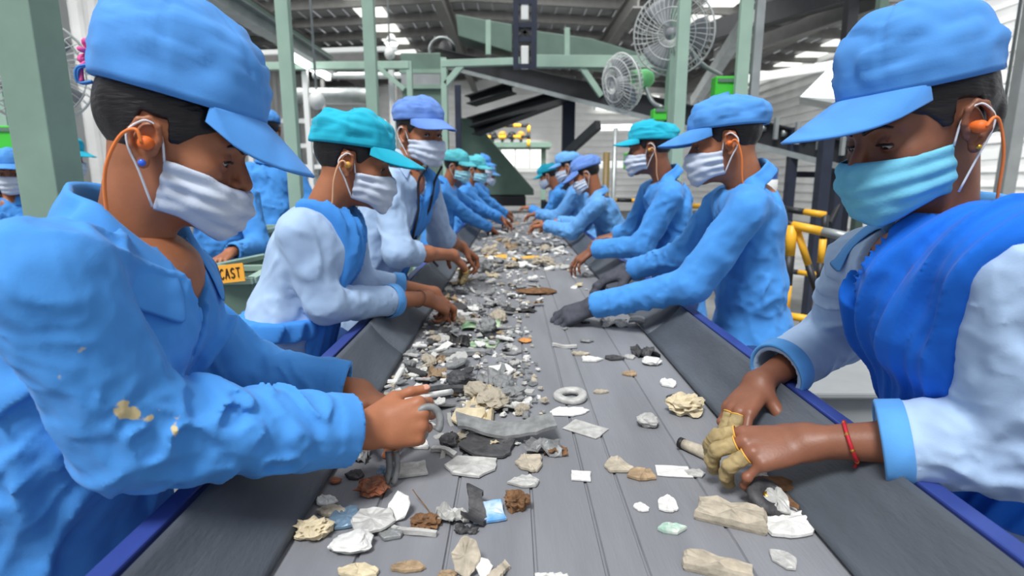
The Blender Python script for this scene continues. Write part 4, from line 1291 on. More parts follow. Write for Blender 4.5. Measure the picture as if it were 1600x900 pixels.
    # ---- collar
    if S.get('collar', True):
        cw = S.get('collar_r', .064)
        n_ = 44; a0_ = S.get('collar_gap', 30); an = np.linspace(math.radians(a0_), math.radians(360 - a0_), n_)
        ch_ = S.get('collar_h', .034); cwid = S.get('collar_w', .040)
        fN = nrm(f - nkd * (f @ nkd)); lN = np.cross(nkd, fN)
        rows = [[] for _ in range(7)]
        for t in an:
            fr_ = max(0, math.cos(t)); d_ = nrm(fN * math.cos(t) + lN * math.sin(t))
            wob = .003 * float(noise(np.array([[t * 2.4, 3., seed * 3.]]))[0])
            inn = cw + wob
            base_ = nb + nkd * (.016 - .036 * fr_ ** 1.2)
            topz = ch_ * (1 - .45 * fr_)
            def surf(zd):
                p_ = base_ + nkd * zd
                tt = np.linspace(.03, .30, 110); vv = f_top(p_ + tt[:, None] * d_); k_ = np.where(vv < 0)[0]
                return float(tt[k_[-1]]) if len(k_) else .03
            rows[0].append(base_ + d_ * (inn - .004) - nkd * .02)
            rows[1].append(base_ + d_ * inn + nkd * topz * .6)
            rows[2].append(base_ + d_ * (inn + .004) + nkd * topz)
            rows[3].append(base_ + d_ * (inn + .012) + nkd * (topz + .002))
            ext = cwid * (1 + .55 * max(0, fr_ - .3))
            z1 = topz - ext * .5; z2 = topz - ext
            r1 = max(inn + .018, surf(z1) + .007); r2 = max(inn + .022, surf(z2) + .008)
            r1 = min(r1, inn + .018 + ext * .7); r2 = min(r2, inn + .030 + ext)
            rows[4].append(base_ + d_ * (inn * .35 + r1 * .65) + nkd * (topz - ext * .22))
            rows[5].append(base_ + d_ * r1 + nkd * z1)
            rows[6].append(base_ + d_ * r2 + nkd * z2)
        G = rows
        kb = MB(); kb.grid(np.array(G))
        kb.build('collar', M[S.get('collarmat', S.get('top', 'jacket'))], root, solid=.003, sub=1)
    # ---- buttons
    for bz in S.get('buttons', []):
        p0 = V(nb[0], nb[1], bz)
        p0 = p0 + f * (ray_out(f_torso, p0, f) + .006)
        bm_ = MB(); bm_.lathe([(.0001, .002), (.005, .002), (.0058, 0), (.005, -.001), (.0001, -.001)], p0, 14, R=frame_xz(left, f))
        bm_.build('button', M['button'], jo)
    # ---- scarf
    if sash:
        sfun = sash['fn']
        env = dict(nb=nb, pel=pel, waist=waist, chest=chest, f=f, left=left, up=up, shl=shl, shr=shr)
        sg = sash.get('off', .008)
        def f_s(P):
            base = f_torso(P)
            for a in arms.values():
                base = smin(base, cap(P, a['sh'], a['sh'] + (a['el'] - a['sh']) * .7, cr[0], cr[1]), .03)
            reg, dirv, q = sfun(P, env)
            wv = nrm(np.cross(dirv, f)); cc_ = (P - nb) @ wv + .25 * ((P - nb) @ f)
            fo = pleats(P, cc_, sash.get('freq', 22), seed + 21) * sash.get('amp', .010) + pleats(P, cc_, sash.get('freq', 22) * 2.3, seed + 22, 2.2) * sash.get('amp', .010) * .35
            d = base - sg - .008 - fo
            d = smax(d, reg, .012)
            d = np.maximum(d, hem - .0 - P[:, 2])
            d = np.maximum(d, -f_neckhole(P))
            return np.maximum(d, -(base + .010))
        v, q = nets(f_s, lo, hi, hJ)
        sb = MB(); sb.add(v, q); sb.build(sash.get('name', 'scarf'), M[sash.get('mat', 'vest')], root)
    # ---- trousers and shoes
    def f_leg(P):
        d = None
        for s in (1, -1):
            hip = pel + left * s * .085; kn = V(hip[0], hip[1], .45) + f * .03; an = V(hip[0], hip[1], .07)
            e = smin(cap(P, hip - up * .06, kn, .084, .072), cap(P, kn, an, .078, .062), .03) - ridges(P, V(0, 0, 1), 4, 20, seed + s, .6) * .008
            d = e if d is None else smin(d, e, .01)
        return np.maximum(d, .05 - P[:, 2])
    lo2 = pel - .24; hi2 = pel + .24; lo2[2] = .04; hi2[2] = pel[2] + .1
    v, q = nets(f_leg, lo2, hi2, .014)
    tb = MB(); tb.add(v, q); tb.build('trousers', M[S.get('legs', 'trouser')], root)
    for s in (1, -1):
        hip = pel + left * s * .085
        fv2 = lambda P: np.maximum(smin(ellip(P, V(hip[0], hip[1], .045) + f * .06, (.105, .045, .045), np.stack([f, left, up], 1)), cap(P, V(hip[0], hip[1], .05) - f * .01, V(hip[0], hip[1], .085), .042, .042), .03), .002 - P[:, 2])
        c = V(hip[0], hip[1], .05)
        v, q = nets(fv2, c - .19, c + .19, .009)
        fb = MB(); fb.add(v, q); fb.build('shoe', M['shoe'], root)
    S['_env'] = dict(root=root, W=W, arms=arms, f_top=f_top, f_torso=f_torso, nb=nb, jo=jo, bobj=bobj, pel=pel, f=f, left=left)
    return root

def ray_out(fn, p, d, mx=.35):
    t = np.linspace(0, mx, 180)
    v = fn(p + t[:, None] * d)
    i = np.where(v < 0)[0]
    return float(t[i[-1]]) if len(i) else .12

def glove(S, side, name='glove', m='glove'):
    e = S['_env']; a = e['arms'][side]
    ax = nrm(a['ell']) * .06
    fn = lambda P: np.maximum(f_hand(P, a['s'], a['H'], a['ell'], grow=.003), (P @ nrm(a['ell'])) - .05) - ridges(P, V(0, 1, 0), 20, 60, 3) * .0012
    allp = np.array([p for ch, r in a['H'][0] for p in ch] + [p for p in a['H'][1][0]] + [ax])
    v, q = nets(fn, allp.min(0) - .03, allp.max(0) + .03, .0026)
    b = MB(); b.add(a['WH'](v), q)
    return b.build(name, M[m], e['root'])

def finger_cot(S, side, k, t0=.35, m='cot'):
    e = S['_env']; a = e['arms'][side]
    ch, r = (a['H'][0] + [a['H'][1]])[k]
    st = ch[0] + (ch[1] - ch[0]) * t0; d0 = nrm(ch[1] - ch[0])
    c2 = [st] + list(ch[1:-1]) + [ch[-1] + nrm(ch[-1] - ch[-2]) * .003]
    def fn(P):
        d = None
        for i in range(len(c2) - 1):
            q = cap(P, c2[i], c2[i + 1], r * (1.02 - .07 * i) + .0030, r * (1.02 - .07 * (i + 1)) + .0030)
            d = q if d is None else smin(d, q, .003)
        d = d - .0014 * noise(P * 130) - ridges(P, np.cross(d0, V(0, 0, 1)), 30, 90, k + 4) * .0014
        return np.where(np.linalg.norm(P - st, axis=1) < .02, np.maximum(d, -((P - st) @ d0)), d)
    p = np.array(c2)
    v, q = nets(fn, p.min(0) - .02, p.max(0) + .02, .0017)
    b = MB(); b.add(a['WH'](v), q)
    o = b.build('finger_cot', M[m], e['root'])
    n_ = nrm(np.cross(d0, V(.1, .2, 1))); w_ = np.cross(d0, n_)
    an = np.arange(20) * 2 * PI / 20
    ring = st + (r + .0036) * (np.cos(an)[:, None] * n_ + np.sin(an)[:, None] * w_)
    hb = MB(); hb.tube(a['WH'](ring), .0013, 6, closed=True); hb.build('hem', M['gold'], o)
    return o

def bracelet(S, side, dist, m='red', beads=True, r=.0028, rad=.0285, name='bracelet', tilt=.2):
    e = S['_env']; a = e['arms'][side]
    u = nrm(a['el'] - a['wr']); c = a['wr'] + u * dist
    t_ = nrm(u + V(0, 0, 1) * tilt)
    n_ = nrm(np.cross(t_, V(0, 0, 1))); w_ = np.cross(t_, n_)
    an = np.arange(48) * 2 * PI / 48
    ring = c + rad * (np.cos(an)[:, None] * n_ * 1.02 + np.sin(an)[:, None] * w_)
    b = MB(); b.tube(ring, r, 8, closed=True)
    if beads:
        i0 = int(np.argmin(ring[:, 2])); b.tube(smooth_path([ring[i0], ring[i0] - V(.002, .001, .010), ring[i0] - V(-.003, .002, .022)], 4), [.002] * 3 + [.0035] * 5 + [.001], 7)
    o = b.build(name, M[m], e['root'])
    if beads:
        for k in range(0, 48, 6):
            q = MB(); q.ball(ring[k], r * 1.15, 3); q.build('bead', M['brass'], o)
    return o
# ------------------------------------------------------------------ nearest two workers
def scarf_diag(P, e, c0, c1, hw, sash_z):
    """band from the left shoulder down across the chest to the right hip; c = (leftwards, up) from the neck base"""
    l = (P - e['nb']) @ e['left']; z = P[:, 2] - e['nb'][2]
    d = nrm(V(c1[0] - c0[0], c1[1] - c0[1])); n = V(-d[1], d[0]); L = math.hypot(c1[0] - c0[0], c1[1] - c0[1])
    t = np.clip(((l - c0[0]) * d[0] + (z - c0[1]) * d[1]) / L, 0, 1)
    dist = np.abs((l - c0[0]) * n[0] + (z - c0[1]) * n[1]) - (hw[0] + (hw[1] - hw[0]) * t)
    dist = np.minimum(dist, np.abs(z - sash_z[0]) - sash_z[1])
    return dist * .8, nrm(e['left'] * d[0] + e['up'] * d[1] + e['f'] * .1), None
def scarf_vest(P, e, hw=.085, sash_z=(-.33, .028), low=None, c=0.0):
    l = (P - e['nb']) @ e['left']; z = P[:, 2] - e['nb'][2]; ff = (P - e['nb']) @ e['f']
    d = np.maximum(np.abs(l - c) - hw, -(ff + .04))
    d = np.minimum(d, np.abs(z - sash_z[0]) - sash_z[1])
    return d * .8, nrm(e['up'] + e['left'] * .12), None

THUMB_FWD = [(.70, .55, -.30), (.98, .20, -.05), (.98, .0, .12)]
L1 = dict(
    lod=0, head=at(265, 228, .74), R=ypr(14, 20, 0), hs=.845, face=(1, .05), gaze=(0, -28), lid=.35,
    nb=at(200, 374, .73), neck_open=.060, shr=at(66, 442, .555), shl=at(226, 455, .85), pel=V(-.655, .72, .84),
    elr=at(212, 672, .61), ell=at(372, 586, .96),
    wrr=at(572, 672, .80), hxr=V(.93, .30, .06), hzr=V(-.10, -.86, .42),
    curlr=[(62, 72, 35), (66, 74, 35), (70, 74, 35), (74, 74, 40)], thumbr=[(.75, .50, -.25), (.97, .22, -.10), (.97, .05, -.20)],
    wrl=at(560, 612, .98), hxl=V(.86, -.42, -.22), hzl=V(.2, .25, .9), curll=PINCH,
    cuff_t={'r': .90, 'l': .90}, sleeve=(.064, .061, .051), fore=(.0225, .036), fold=1.1, girth=1.0, collar_w=.052, collar_gap=24,
    neck_r=.050, vopen=(.036, .17), top='jacket', seed=2, hem=.58,
    cap=dict(a=.118, b=.095, cx=.0, H=.136, lean=-.030, zf=.078, zb=.062, brim=.092, brim_half=60, slope=.52, droop=.024, seed=4, puff=.04, mat='cap_blue', crumple=1.0),
    mask=dict(seed=2, top=-.030, bot=-.116, crumple=.0042, cross=False, loose=.006, pleat=.0016), plug='orange',
    hairx=dict(bun=(-.066, 0, .050), bunr=(.03, .05, .045)), skin='skin', buttons=[1.06, .99],
    cordpath=[(-.003, .098, -.003), (-.014, .100, .012), (-.030, .098, -.004), (-.038, .092, -.050), (-.030, .082, -.100), (-.012, .074, -.145)],
)
R1 = dict(
    lod=0, head=at(1440, 205, .82), R=ypr(188, 18, 0), hs=.94, face=(-1, .18), gaze=(0, -34), lid=.55,
    nb=at(1466, 366, .83), shl=at(1610, 432, .645), shr=at(1352, 416, .97), pel=V(.80, .80, .84),
    ell=at(1592, 692, .67), elr=at(1312, 520, 1.15),
    wrl=at(1262, 690, .775), hxl=V(-.93, .05, -.12), hzl=V(-.22, -.45, .86), curll=[(22, 48, 26), (26, 52, 26), (30, 52, 26), (36, 50, 26)],
    spreadl=(12, 2, -10, -22), thumbl=[(.55, .55, -.6), (.75, .2, -.7), (.8, 0, -.7)],
    wrr=at(1185, 598, 1.02), hxr=V(-.50, -.42, -.30), hzr=V(-.45, -.12, .86), spreadr=(10, 2, -8, -18), curlr=[(24, 48, 26), (28, 50, 26), (32, 50, 26), (38, 46, 26)],
    thumbr=[(.45, .6, -.6), (.75, .25, -.7), (.8, .05, -.7)],
    cuff_t={'l': .62, 'r': .80}, sleeve=(.066, .060, .053), fore=(.0225, .036), fold=.8, girth=1.0,
    top='shirt', top_name='shirt', cuffmat='cuff', collarmat='cuff', seed=7, hem=.50, vopen=(.045, .12), placket=True, collar_w=.062, collar_gap=34,
    cap=dict(a=.107, b=.092, cx=-.002, H=.110, lean=-.010, zf=.076, zb=.056, brim=.108, brim_half=60, slope=.22, droop=.022, seed=9, puff=.035, mat='cap_blue'),
    mask=dict(mat='mask_blue', seed=5, top=-.012, bot=-.112, loose=.007, pleat=.0012, crumple=.002), plug='orange', skin='skin_dark',
    hairx=dict(bun=(-.085, 0, .0), bunr=(.03, .045, .04)),
    sash=dict(fn=lambda P, e: scarf_diag(P, e, (.11, 0.0), (-.035, -.32), (.098, .100), (-.36, .03)), name='scarf', mat='scarf', freq=19, amp=.013, off=.004),
)
person('woman in blue jacket, blue cap and white mask, nearest worker on the left', L1)
person('woman in pale shirt, vivid blue scarf and light blue mask, nearest on the right', R1)
e_ = R1
for k_ in (0, 1, 2): finger_cot(R1, 'l', k_, .30)
for k_ in (1, 2): finger_cot(R1, 'r', k_, .20)
bracelet(R1, 'l', .055)

# small things worn by the two nearest women
def stud(S, s, m, r=.0042):
    g = MB(); g.ball(S['_env']['W'](V(-.001, .086 * s, -.029))[0], r, 4); g.build('ear_stud', M[m], S['_env']['root'])
stud(L1, -1, 'bluegem'); stud(R1, 1, 'brass', .0036)
W1 = L1['_env']['W']; g = MB()
for a_ in range(6):
    d_ = V(-.5, math.cos(a_ * 1.05), math.sin(a_ * 1.05)); c_ = V(-.122, .0, .090)
    g.tube(W1(smooth_path([c_, c_ + d_ * .012 + V(-.006, 0, 0), c_ + d_ * .016, c_ + V(-.002, 0, 0)], 4)), .0032, 6)
g.tube(W1(smooth_path([c_ + V(.01, 0, -.005), c_ + V(-.006, -.01, -.02), c_ + V(0, -.012, -.045)], 5)), .003, 6)
g.build('hair_ribbon', M['pink'], L1['_env']['root'])
g = MB()
for k_ in range(2):
    c_ = V(-.114, -.02 + .008 * k_, .075)
    g.tube(W1(smooth_path([c_, c_ + V(-.014, -.004, -.012), c_ + V(-.010, 0, -.03), c_ + V(.006, .002, -.022)], 5)), .0016, 5)
g.build('cap_tie', M['cap_blue'], L1['_env']['root'])
e_ = R1['_env']; g = MB()
g.tube(smooth_path([e_['nb'] + e_['left'] * .045 + V(0, 0, .03), e_['nb'] + e_['f'] * .07 + e_['left'] * .02 - V(0, 0, .03), e_['nb'] + e_['f'] * .085 - V(0, 0, .06), e_['nb'] + e_['f'] * .07 - e_['left'] * .03 - V(0, 0, .02), e_['nb'] - e_['left'] * .05 + V(0, 0, .03)], 6), .0018, 6)
g.build('necklace', M['lanyard'], e_['root'])
# cream paint stains on the near elbow of the left woman (a mark with its own shape, in the cloth)
def stained(base, centre, root):
    m = base.copy(); m.name = 'stained_work_cloth'; N, L = m.node_tree.nodes, m.node_tree.links
    p = N['Principled BSDF']; old = p.inputs['Base Color'].links[0].from_socket
    tcn = N.new('ShaderNodeTexCoord'); vs = N.new('ShaderNodeVectorMath'); vs.operation = 'DISTANCE'
    L.new(tcn.outputs['Object'], vs.inputs[0]); vs.inputs[1].default_value = tuple(centre - root)
    nz = N.new('ShaderNodeTexNoise'); nz.inputs['Scale'].default_value = 34; nz.inputs['Detail'].default_value = 3; L.new(tcn.outputs['Object'], nz.inputs['Vector'])
    a = N.new('ShaderNodeMath'); a.operation = 'MULTIPLY_ADD'; L.new(vs.outputs['Value'], a.inputs[0]); a.inputs[1].default_value = -2.6; L.new(nz.outputs[0], a.inputs[2])
    r = N.new('ShaderNodeValToRGB'); L.new(a.outputs[0], r.inputs[0]); r.color_ramp.elements[0].position = .46; r.color_ramp.elements[1].position = .50
    mx = N.new('ShaderNodeMix'); mx.data_type = 'RGBA'; L.new(r.outputs[0], mx.inputs[0]); L.new(old, mx.inputs[6]); mx.inputs[7].default_value = srgb(214, 196, 150)
    L.new(mx.outputs[2], p.inputs['Base Color']); return m
j_ = L1['_env']['jo']
j_.data.materials[0] = stained(M['jacket'], at(250, 640, .535), ORG[L1['_env']['root'].as_pointer()])
# ------------------------------------------------------------------ the rest of the line
def shoulders(nb, face, w=.165, d=.055):
    f = nrm(V(face[0], face[1], 0)); l = V(-f[1], f[0], 0)
    return nb + l * w - V(0, 0, d), nb - l * w - V(0, 0, d)
L2 = dict(lod=1, head=at(548, 258, 1.52), R=ypr(12, 12, 0), hs=.93, face=(1, .12), gaze=(-20, -15), lid=.3, seed=11,
    nb=at(498, 328, 1.50), shr=at(462, 366, 1.37), shl=at(545, 345, 1.68), pel=V(-.66, 1.52, .80),
    elr=at(508, 476, 1.40), wrr=at(668, 466, 1.76), hxr=V(.62, .62, -.42), hzr=V(.25, -.45, .85), curlr=PINCH,
    ell=at(560, 440, 1.75), wrl=at(678, 458, 1.86), hxl=V(.55, .35, -.60), hzl=V(.5, .3, .8), curll=PINCH,
    cuff_t={'r': .62, 'l': .55}, girth=.90, sleeve=(.048, .047, .043), top='shirt', top_name='shirt', fold=.55, cuffmat='cuff', hem=.45, placket=False, collar=False,
    vopen=(.03, .08), skin='skin', plug='gold',
    cap=dict(a=.116, b=.094, cx=-.004, H=.094, lean=-.012, zf=.062, zb=.042, brim=.098, slope=.26, droop=.022, brim_half=62, seed=15, puff=.045, mat='cap_teal', crumple=1.2),
    mask=dict(seed=8, top=-.010, bot=-.118, loose=.007, crumple=.0036),
    sash=dict(fn=lambda P, e: scarf_vest(P, e, .088, (-.30, .028)), name='scarf', mat='vest', freq=30, amp=.008, off=.007))
L3 = dict(lod=1, head=at(655, 212, 2.22), R=ypr(-42, 6, 0), hs=.93, face=(.95, -.35), gaze=(-25, 0), lid=.0, seed=13,
    nb=at(628, 268, 2.20), shr=at(604, 290, 2.08), shl=at(668, 290, 2.30), pel=V(-.62, 2.20, .80),
    elr=at(622, 395, 2.02), wrr=at(708, 398, 2.30), hxr=V(.45, .62, -.62), hzr=V(.35, -.25, .9), curlr=REST,
    ell=at(688, 370, 2.45), wrl=at(722, 385, 2.62), hxl=V(.5, .3, -.5), hzl=V(.5, .3, .8), curll=PINCH,
    cuff_t={'r': .30, 'l': .30}, girth=.92, sleeve=(.054, .052, .048), top='shirt', top_name='shirt', fold=.55, hem=.45, placket=False,
    vopen=(.045, .14), skin='skin',
    cap=dict(a=.114, b=.092, H=.088, lean=-.012, zf=.066, zb=.050, brim=.092, slope=.30, droop=.022, brim_half=62, seed=19, puff=.04, mat='cap_peri'),
    mask=dict(seed=18, top=-.012, bot=-.118, loose=.007),
    sash=dict(fn=lambda P, e: scarf_vest(P, e, .060, (-9, .0), c=.04), name='scarf', mat='vest', freq=30, amp=.008, off=.007))
R2 = dict(lod=1, head=at(1136, 226, 1.72), R=ypr(163, 10, 0), hs=.95, face=(-1, .22), gaze=(0, -25), lid=.5, seed=23, man=True,
    nb=at(1172, 292, 1.72), shl=at(1166, 330, 1.58), shr=at(1130, 318, 1.88), pel=V(.78, 1.78, .84),
    handscale=1.1, ell=at(1078, 446, 1.62), wrl=at(926, 478, 1.80), hxl=V(-.88, .30, -.40), hzl=V(-.3, -.35, .88), curll=[(16, 26, 16), (18, 28, 16), (22, 30, 16), (26, 30, 18)],
    elr=at(1070, 398, 1.98), wrr=at(986, 422, 2.14), hxr=V(-.85, .1, -.3), hzr=V(-.3, 0, .9), curlr=REST,
    cuff_t={'r': .98, 'l': .98}, girth=.88, sleeve=(.060, .051, .041), top='jacket', hem=.50, vopen=None, skin='skin', nonail=True, plug='orange', neck_r=.054, neck_open=.062,
    cap=dict(a=.118, b=.094, H=.090, lean=-.014, zf=.060, zb=.040, brim=.100, slope=.24, droop=.026, brim_half=64, seed=31, puff=.04, mat='cap_blue'),
    mask=dict(seed=28, top=-.008, bot=-.116, loose=.006))
R3 = dict(lod=1, head=at(1018, 235, 2.62), R=ypr(160, 6, 0), hs=.93, face=(-1, .1), gaze=(0, -15), lid=.3, seed=29, man=True,
    nb=at(1042, 284, 2.62), shl=at(1048, 306, 2.48), shr=at(1015, 300, 2.80), pel=V(.80, 2.66, .84),
    ell=at(1002, 385, 2.52), wrl=at(926, 390, 2.72), hxl=V(-.75, .1, -.55), hzl=V(-.5, -.2, .8), curll=REST,
    elr=at(990, 360, 2.92), wrr=at(962, 367, 3.0), hxr=V(-.9, .1, -.2), hzr=V(-.2, 0, .9), curlr=REST,
    cuff_t={'r': .92, 'l': .92}, girth=.88, sleeve=(.058, .053, .045), top='jacket', hem=.50, vopen=None, skin='skin_dark', neck_open=.060, plug='gold',
    cap=dict(a=.114, b=.092, H=.086, lean=-.012, zf=.060, zb=.036, brim=.080, slope=.12, droop=.020, brim_half=62, seed=37, puff=.04, mat='cap_teal'),
    mask=dict(seed=38, top=-.008, bot=-.114, loose=.006))

def far(head, Y, yaw, pitch, face, nbpx, hands, seed, top='jacket', capd=None, maskmat='mask_white', hs=.93, pel=None, mask=True, lod=2, **kw):
    hd = at(head[0], head[1], Y); nb = at(nbpx[0], nbpx[1], Y)
    shl, shr = shoulders(nb, face)
    S = dict(lod=lod, head=hd, R=ypr(yaw, pitch), hs=hs, face=face, nb=nb, shl=shl, shr=shr, girth=.9, sleeve=(.058, .054, .045), seed=seed, top=top, vopen=None, neck_open=.058, collar=True, fold=1.1, skin='skin', nonail=True)
    f = nrm(V(face[0], face[1], 0))
    S['pel'] = V(nb[0] - f[0] * .08, nb[1] - f[1] * .08, nb[2] - .46) if pel is None else pel
    for s, (u, v, y) in hands.items():
        S['wr' + s] = at(u, v, y)
    cp = dict(a=.114, b=.092, H=.090, lean=-.012, zf=.062, zb=.042, brim=.080, slope=.20, droop=.022, brim_half=62, seed=seed, puff=.04, mat='cap_blue', res=(20, 60))
    cp.update(capd or {}); S['cap'] = cp
    if mask: S['mask'] = dict(seed=seed, top=-.008, bot=-.114, loose=.006, mat=maskmat)
    S.update(kw)
    return S
person('woman in pale shirt, blue scarf and turquoise cap, second on the left', L2)
bracelet(L2, 'r', .045, m='skin_dark', beads=False, r=.0016, rad=.0265, name='bangle')
person('woman in white shirt and periwinkle cap glancing towards the viewer, third on the left', L3)
for k_ in (0, 1, 2, 3): finger_cot(L3, 'r', k_, .55)
lb_ = MB(); nb_ = L3['nb']; f_, l_ = L3['_env']['f'], L3['_env']['left']
for s_ in (1, -1):
    pts_ = []
    for z_, w_ in ((.02, .058), (-.04, .05), (-.14, .035), (-.26, .015), (-.36, .004)):
        p0_ = nb_ + l_ * w_ * s_ + V(0, 0, z_)
        pts_.append(p0_ + f_ * (ray_out(L3['_env']['f_top'], p0_, f_) + .022))
    lb_.tube(smooth_path(pts_, 4), .005, 5)
lb_.build('lanyard', M['lanyard'], L3['_env']['root'])
person('man in blue jacket, blue cap and charcoal gloves, second on the right', R2)
glove(R2, 'l'); glove(R2, 'r')
person('person in blue jacket and turquoise cap with dark hair, third on the right', R3)

S_ = far((712, 262), 4.5, -12, 10, (1, -.1), (696, 290), dict(r=(766, 356, 4.75), l=(782, 340, 5.0)), 41, capd=dict(mat='cap_aqua'), maskmat='mask_aqua')
person('person in blue overall, aqua cap and pale aqua mask, fourth on the left', S_)
S_ = far((742, 267), 5.3, -15, 8, (1, -.1), (730, 291), dict(r=(788, 345, 5.5)), 43, capd=dict(mat='cap_aqua'), maskmat='mask_aqua')
person('person in aqua cap and aqua mask just behind the fourth worker on the left', S_)
S_ = far((752, 262), 6.1, -20, 6, (1, -.1), (743, 283), dict(r=(792, 335, 6.2)), 47, capd=dict(mat='cap_blue'))
person('person in dark blue shaded cap, sixth along the left of the belt', S_)
S_ = far((760, 274), 6.9, -10, 14, (1, 0), (752, 292), dict(r=(790, 330, 7.0)), 53, capd=dict(mat='cap_pale'))
person('person in light blue cap, farthest along the left of the belt', S_)
S_ = far((918, 274), 4.0, 165, 24, (-1, .15), (934, 306), dict(l=(850, 352, 4.1), r=(870, 346, 4.5)), 59, top='jacket_pale', capd=dict(mat='cap_peri', brim=.10, slope=.4), pel=V(.80, 4.1, .80))
person('worker bending low in faded blue jacket and floppy periwinkle cap, fourth on the right', S_)
S_ = far((888, 262), 4.9, 165, 16, (-1, .15), (902, 290), dict(l=(838, 334, 5.0), r=(850, 344, 5.2)), 61, top='jacket_pale', capd=dict(mat='cap_pale'))
person('worker in light blue cap behind the bending worker, fifth on the right', S_)
S_ = far((858, 276), 6.0, 160, 22, (-1, .1), (872, 296), dict(l=(828, 325, 6.1)), 67, capd=dict(mat='cap_teal'))
person('worker in turquoise cap with head bowed, farthest along the right of the belt', S_)

# people away from the belt
S_ = far((20, 272), 3.2, -62, 4, (.4, -1), (18, 308), {}, 71, capd=dict(mat='cap_blue'), shw=.18, lod=1, skin='skin')
S_['wrr'] = V(S_['nb'][0] - .35, S_['nb'][1] - .15, .95); S_['wrl'] = V(S_['nb'][0] + .10, S_['nb'][1] - .25, .95)
person('worker in blue jacket facing the viewer beyond the left shoulder of the nearest woman', S_)
S_ = far((98, 246), 3.4, 10, 12, (1, .3), (88, 292), {}, 73, top='jacket', lod=1, capd=dict(mat='cap_teal'))
S_['wrr'] = V(S_['nb'][0] + .3, S_['nb'][1] - .15, 1.0)
person('dark haired worker half hidden behind the thick green column', S_)
S_ = far((418, 205), 3.9, 120, 10, (-.2, 1), (420, 256), {}, 79, top='jacket', capd=dict(mat='cap_blue'))
S_['wrr'] = V(S_['nb'][0] + .25, S_['nb'][1] + .25, 1.0); S_['wrl'] = V(S_['nb'][0] - .3, S_['nb'][1] + .1, .95)
person('worker in blue jacket seen from behind under the tube light', S_)
S_ = far((330, 240), 3.0, -100, 15, (.1, -1), (335, 290), {}, 83, top='jacket', capd=dict(mat='cap_blue'))
S_['wrr'] = V(S_['nb'][0] - .2, S_['nb'][1] - .25, .95); S_['wrl'] = V(S_['nb'][0] + .2, S_['nb'][1] - .3, .98)
person('worker in blue behind the green sorting bins, head hidden by the nearest woman', S_)
# ------------------------------------------------------------------ scrap on the belt
SM = dict(
    pale=mat('pale_grey_scrap', srgb(188, 188, 184), .6, .15, var=.22, vscale=60, bump=.5, bscale=120),
    white=mat('white_scrap', srgb(220, 220, 216), .6, var=.14, vscale=60, bump=.5, bscale=120),
    grey=mat('grey_scrap', srgb(144, 146, 146), .55, .3, var=.28, vscale=50, bump=.5, bscale=120),
    dark=mat('dark_scrap', srgb(74, 74, 76), .6, .2, var=.4, vscale=60, bump=.6, bscale=120),
    black=mat('blackened_scrap', srgb(38, 37, 38), .6, var=.4, vscale=60, bump=.6, bscale=120),
    beige=mat('beige_scrap', srgb(180, 170, 152), .75, var=.24, vscale=55, bump=.6, bscale=110),
    tan=mat('tan_scrap', srgb(166, 142, 112), .8, var=.3, vscale=60, bump=.7, bscale=110),
    brown=mat('brown_scrap', srgb(122, 88, 58), .85, var=.4, vscale=70, bump=.8, bscale=110),
    rust=mat('rusty_scrap', srgb(168, 98, 66), .8, var=.4, vscale=60, bump=.7, bscale=110, col2=srgb(120, 84, 66)),
    cream=mat('cream_scrap', srgb(208, 194, 162), .8, var=.2, vscale=50, bump=.6, bscale=100),
    blue=mat('blue_grey_scrap', srgb(112, 138, 160), .45, .2, var=.25, vscale=40, bump=.4, bscale=100),
    sky=mat('blue_coated_scrap', srgb(92, 160, 220), .35, var=.1, col2=srgb(206, 218, 228), vscale=30),
    green=mat('green_printed_scrap', srgb(196, 214, 180), .5, col2=srgb(108, 150, 112), vscale=26),
    mint=mat('mint_stained_scrap', srgb(208, 216, 206), .6, col2=srgb(150, 184, 168), vscale=60),
    yellow=mat('yellow_scrap', srgb(226, 176, 76), .6, var=.2, vscale=50),
    orange=mat('orange_brown_scrap', srgb(206, 142, 80), .7, var=.2, vscale=50),
    pink=mat('pink_scrap', srgb(220, 140, 130), .7),
)
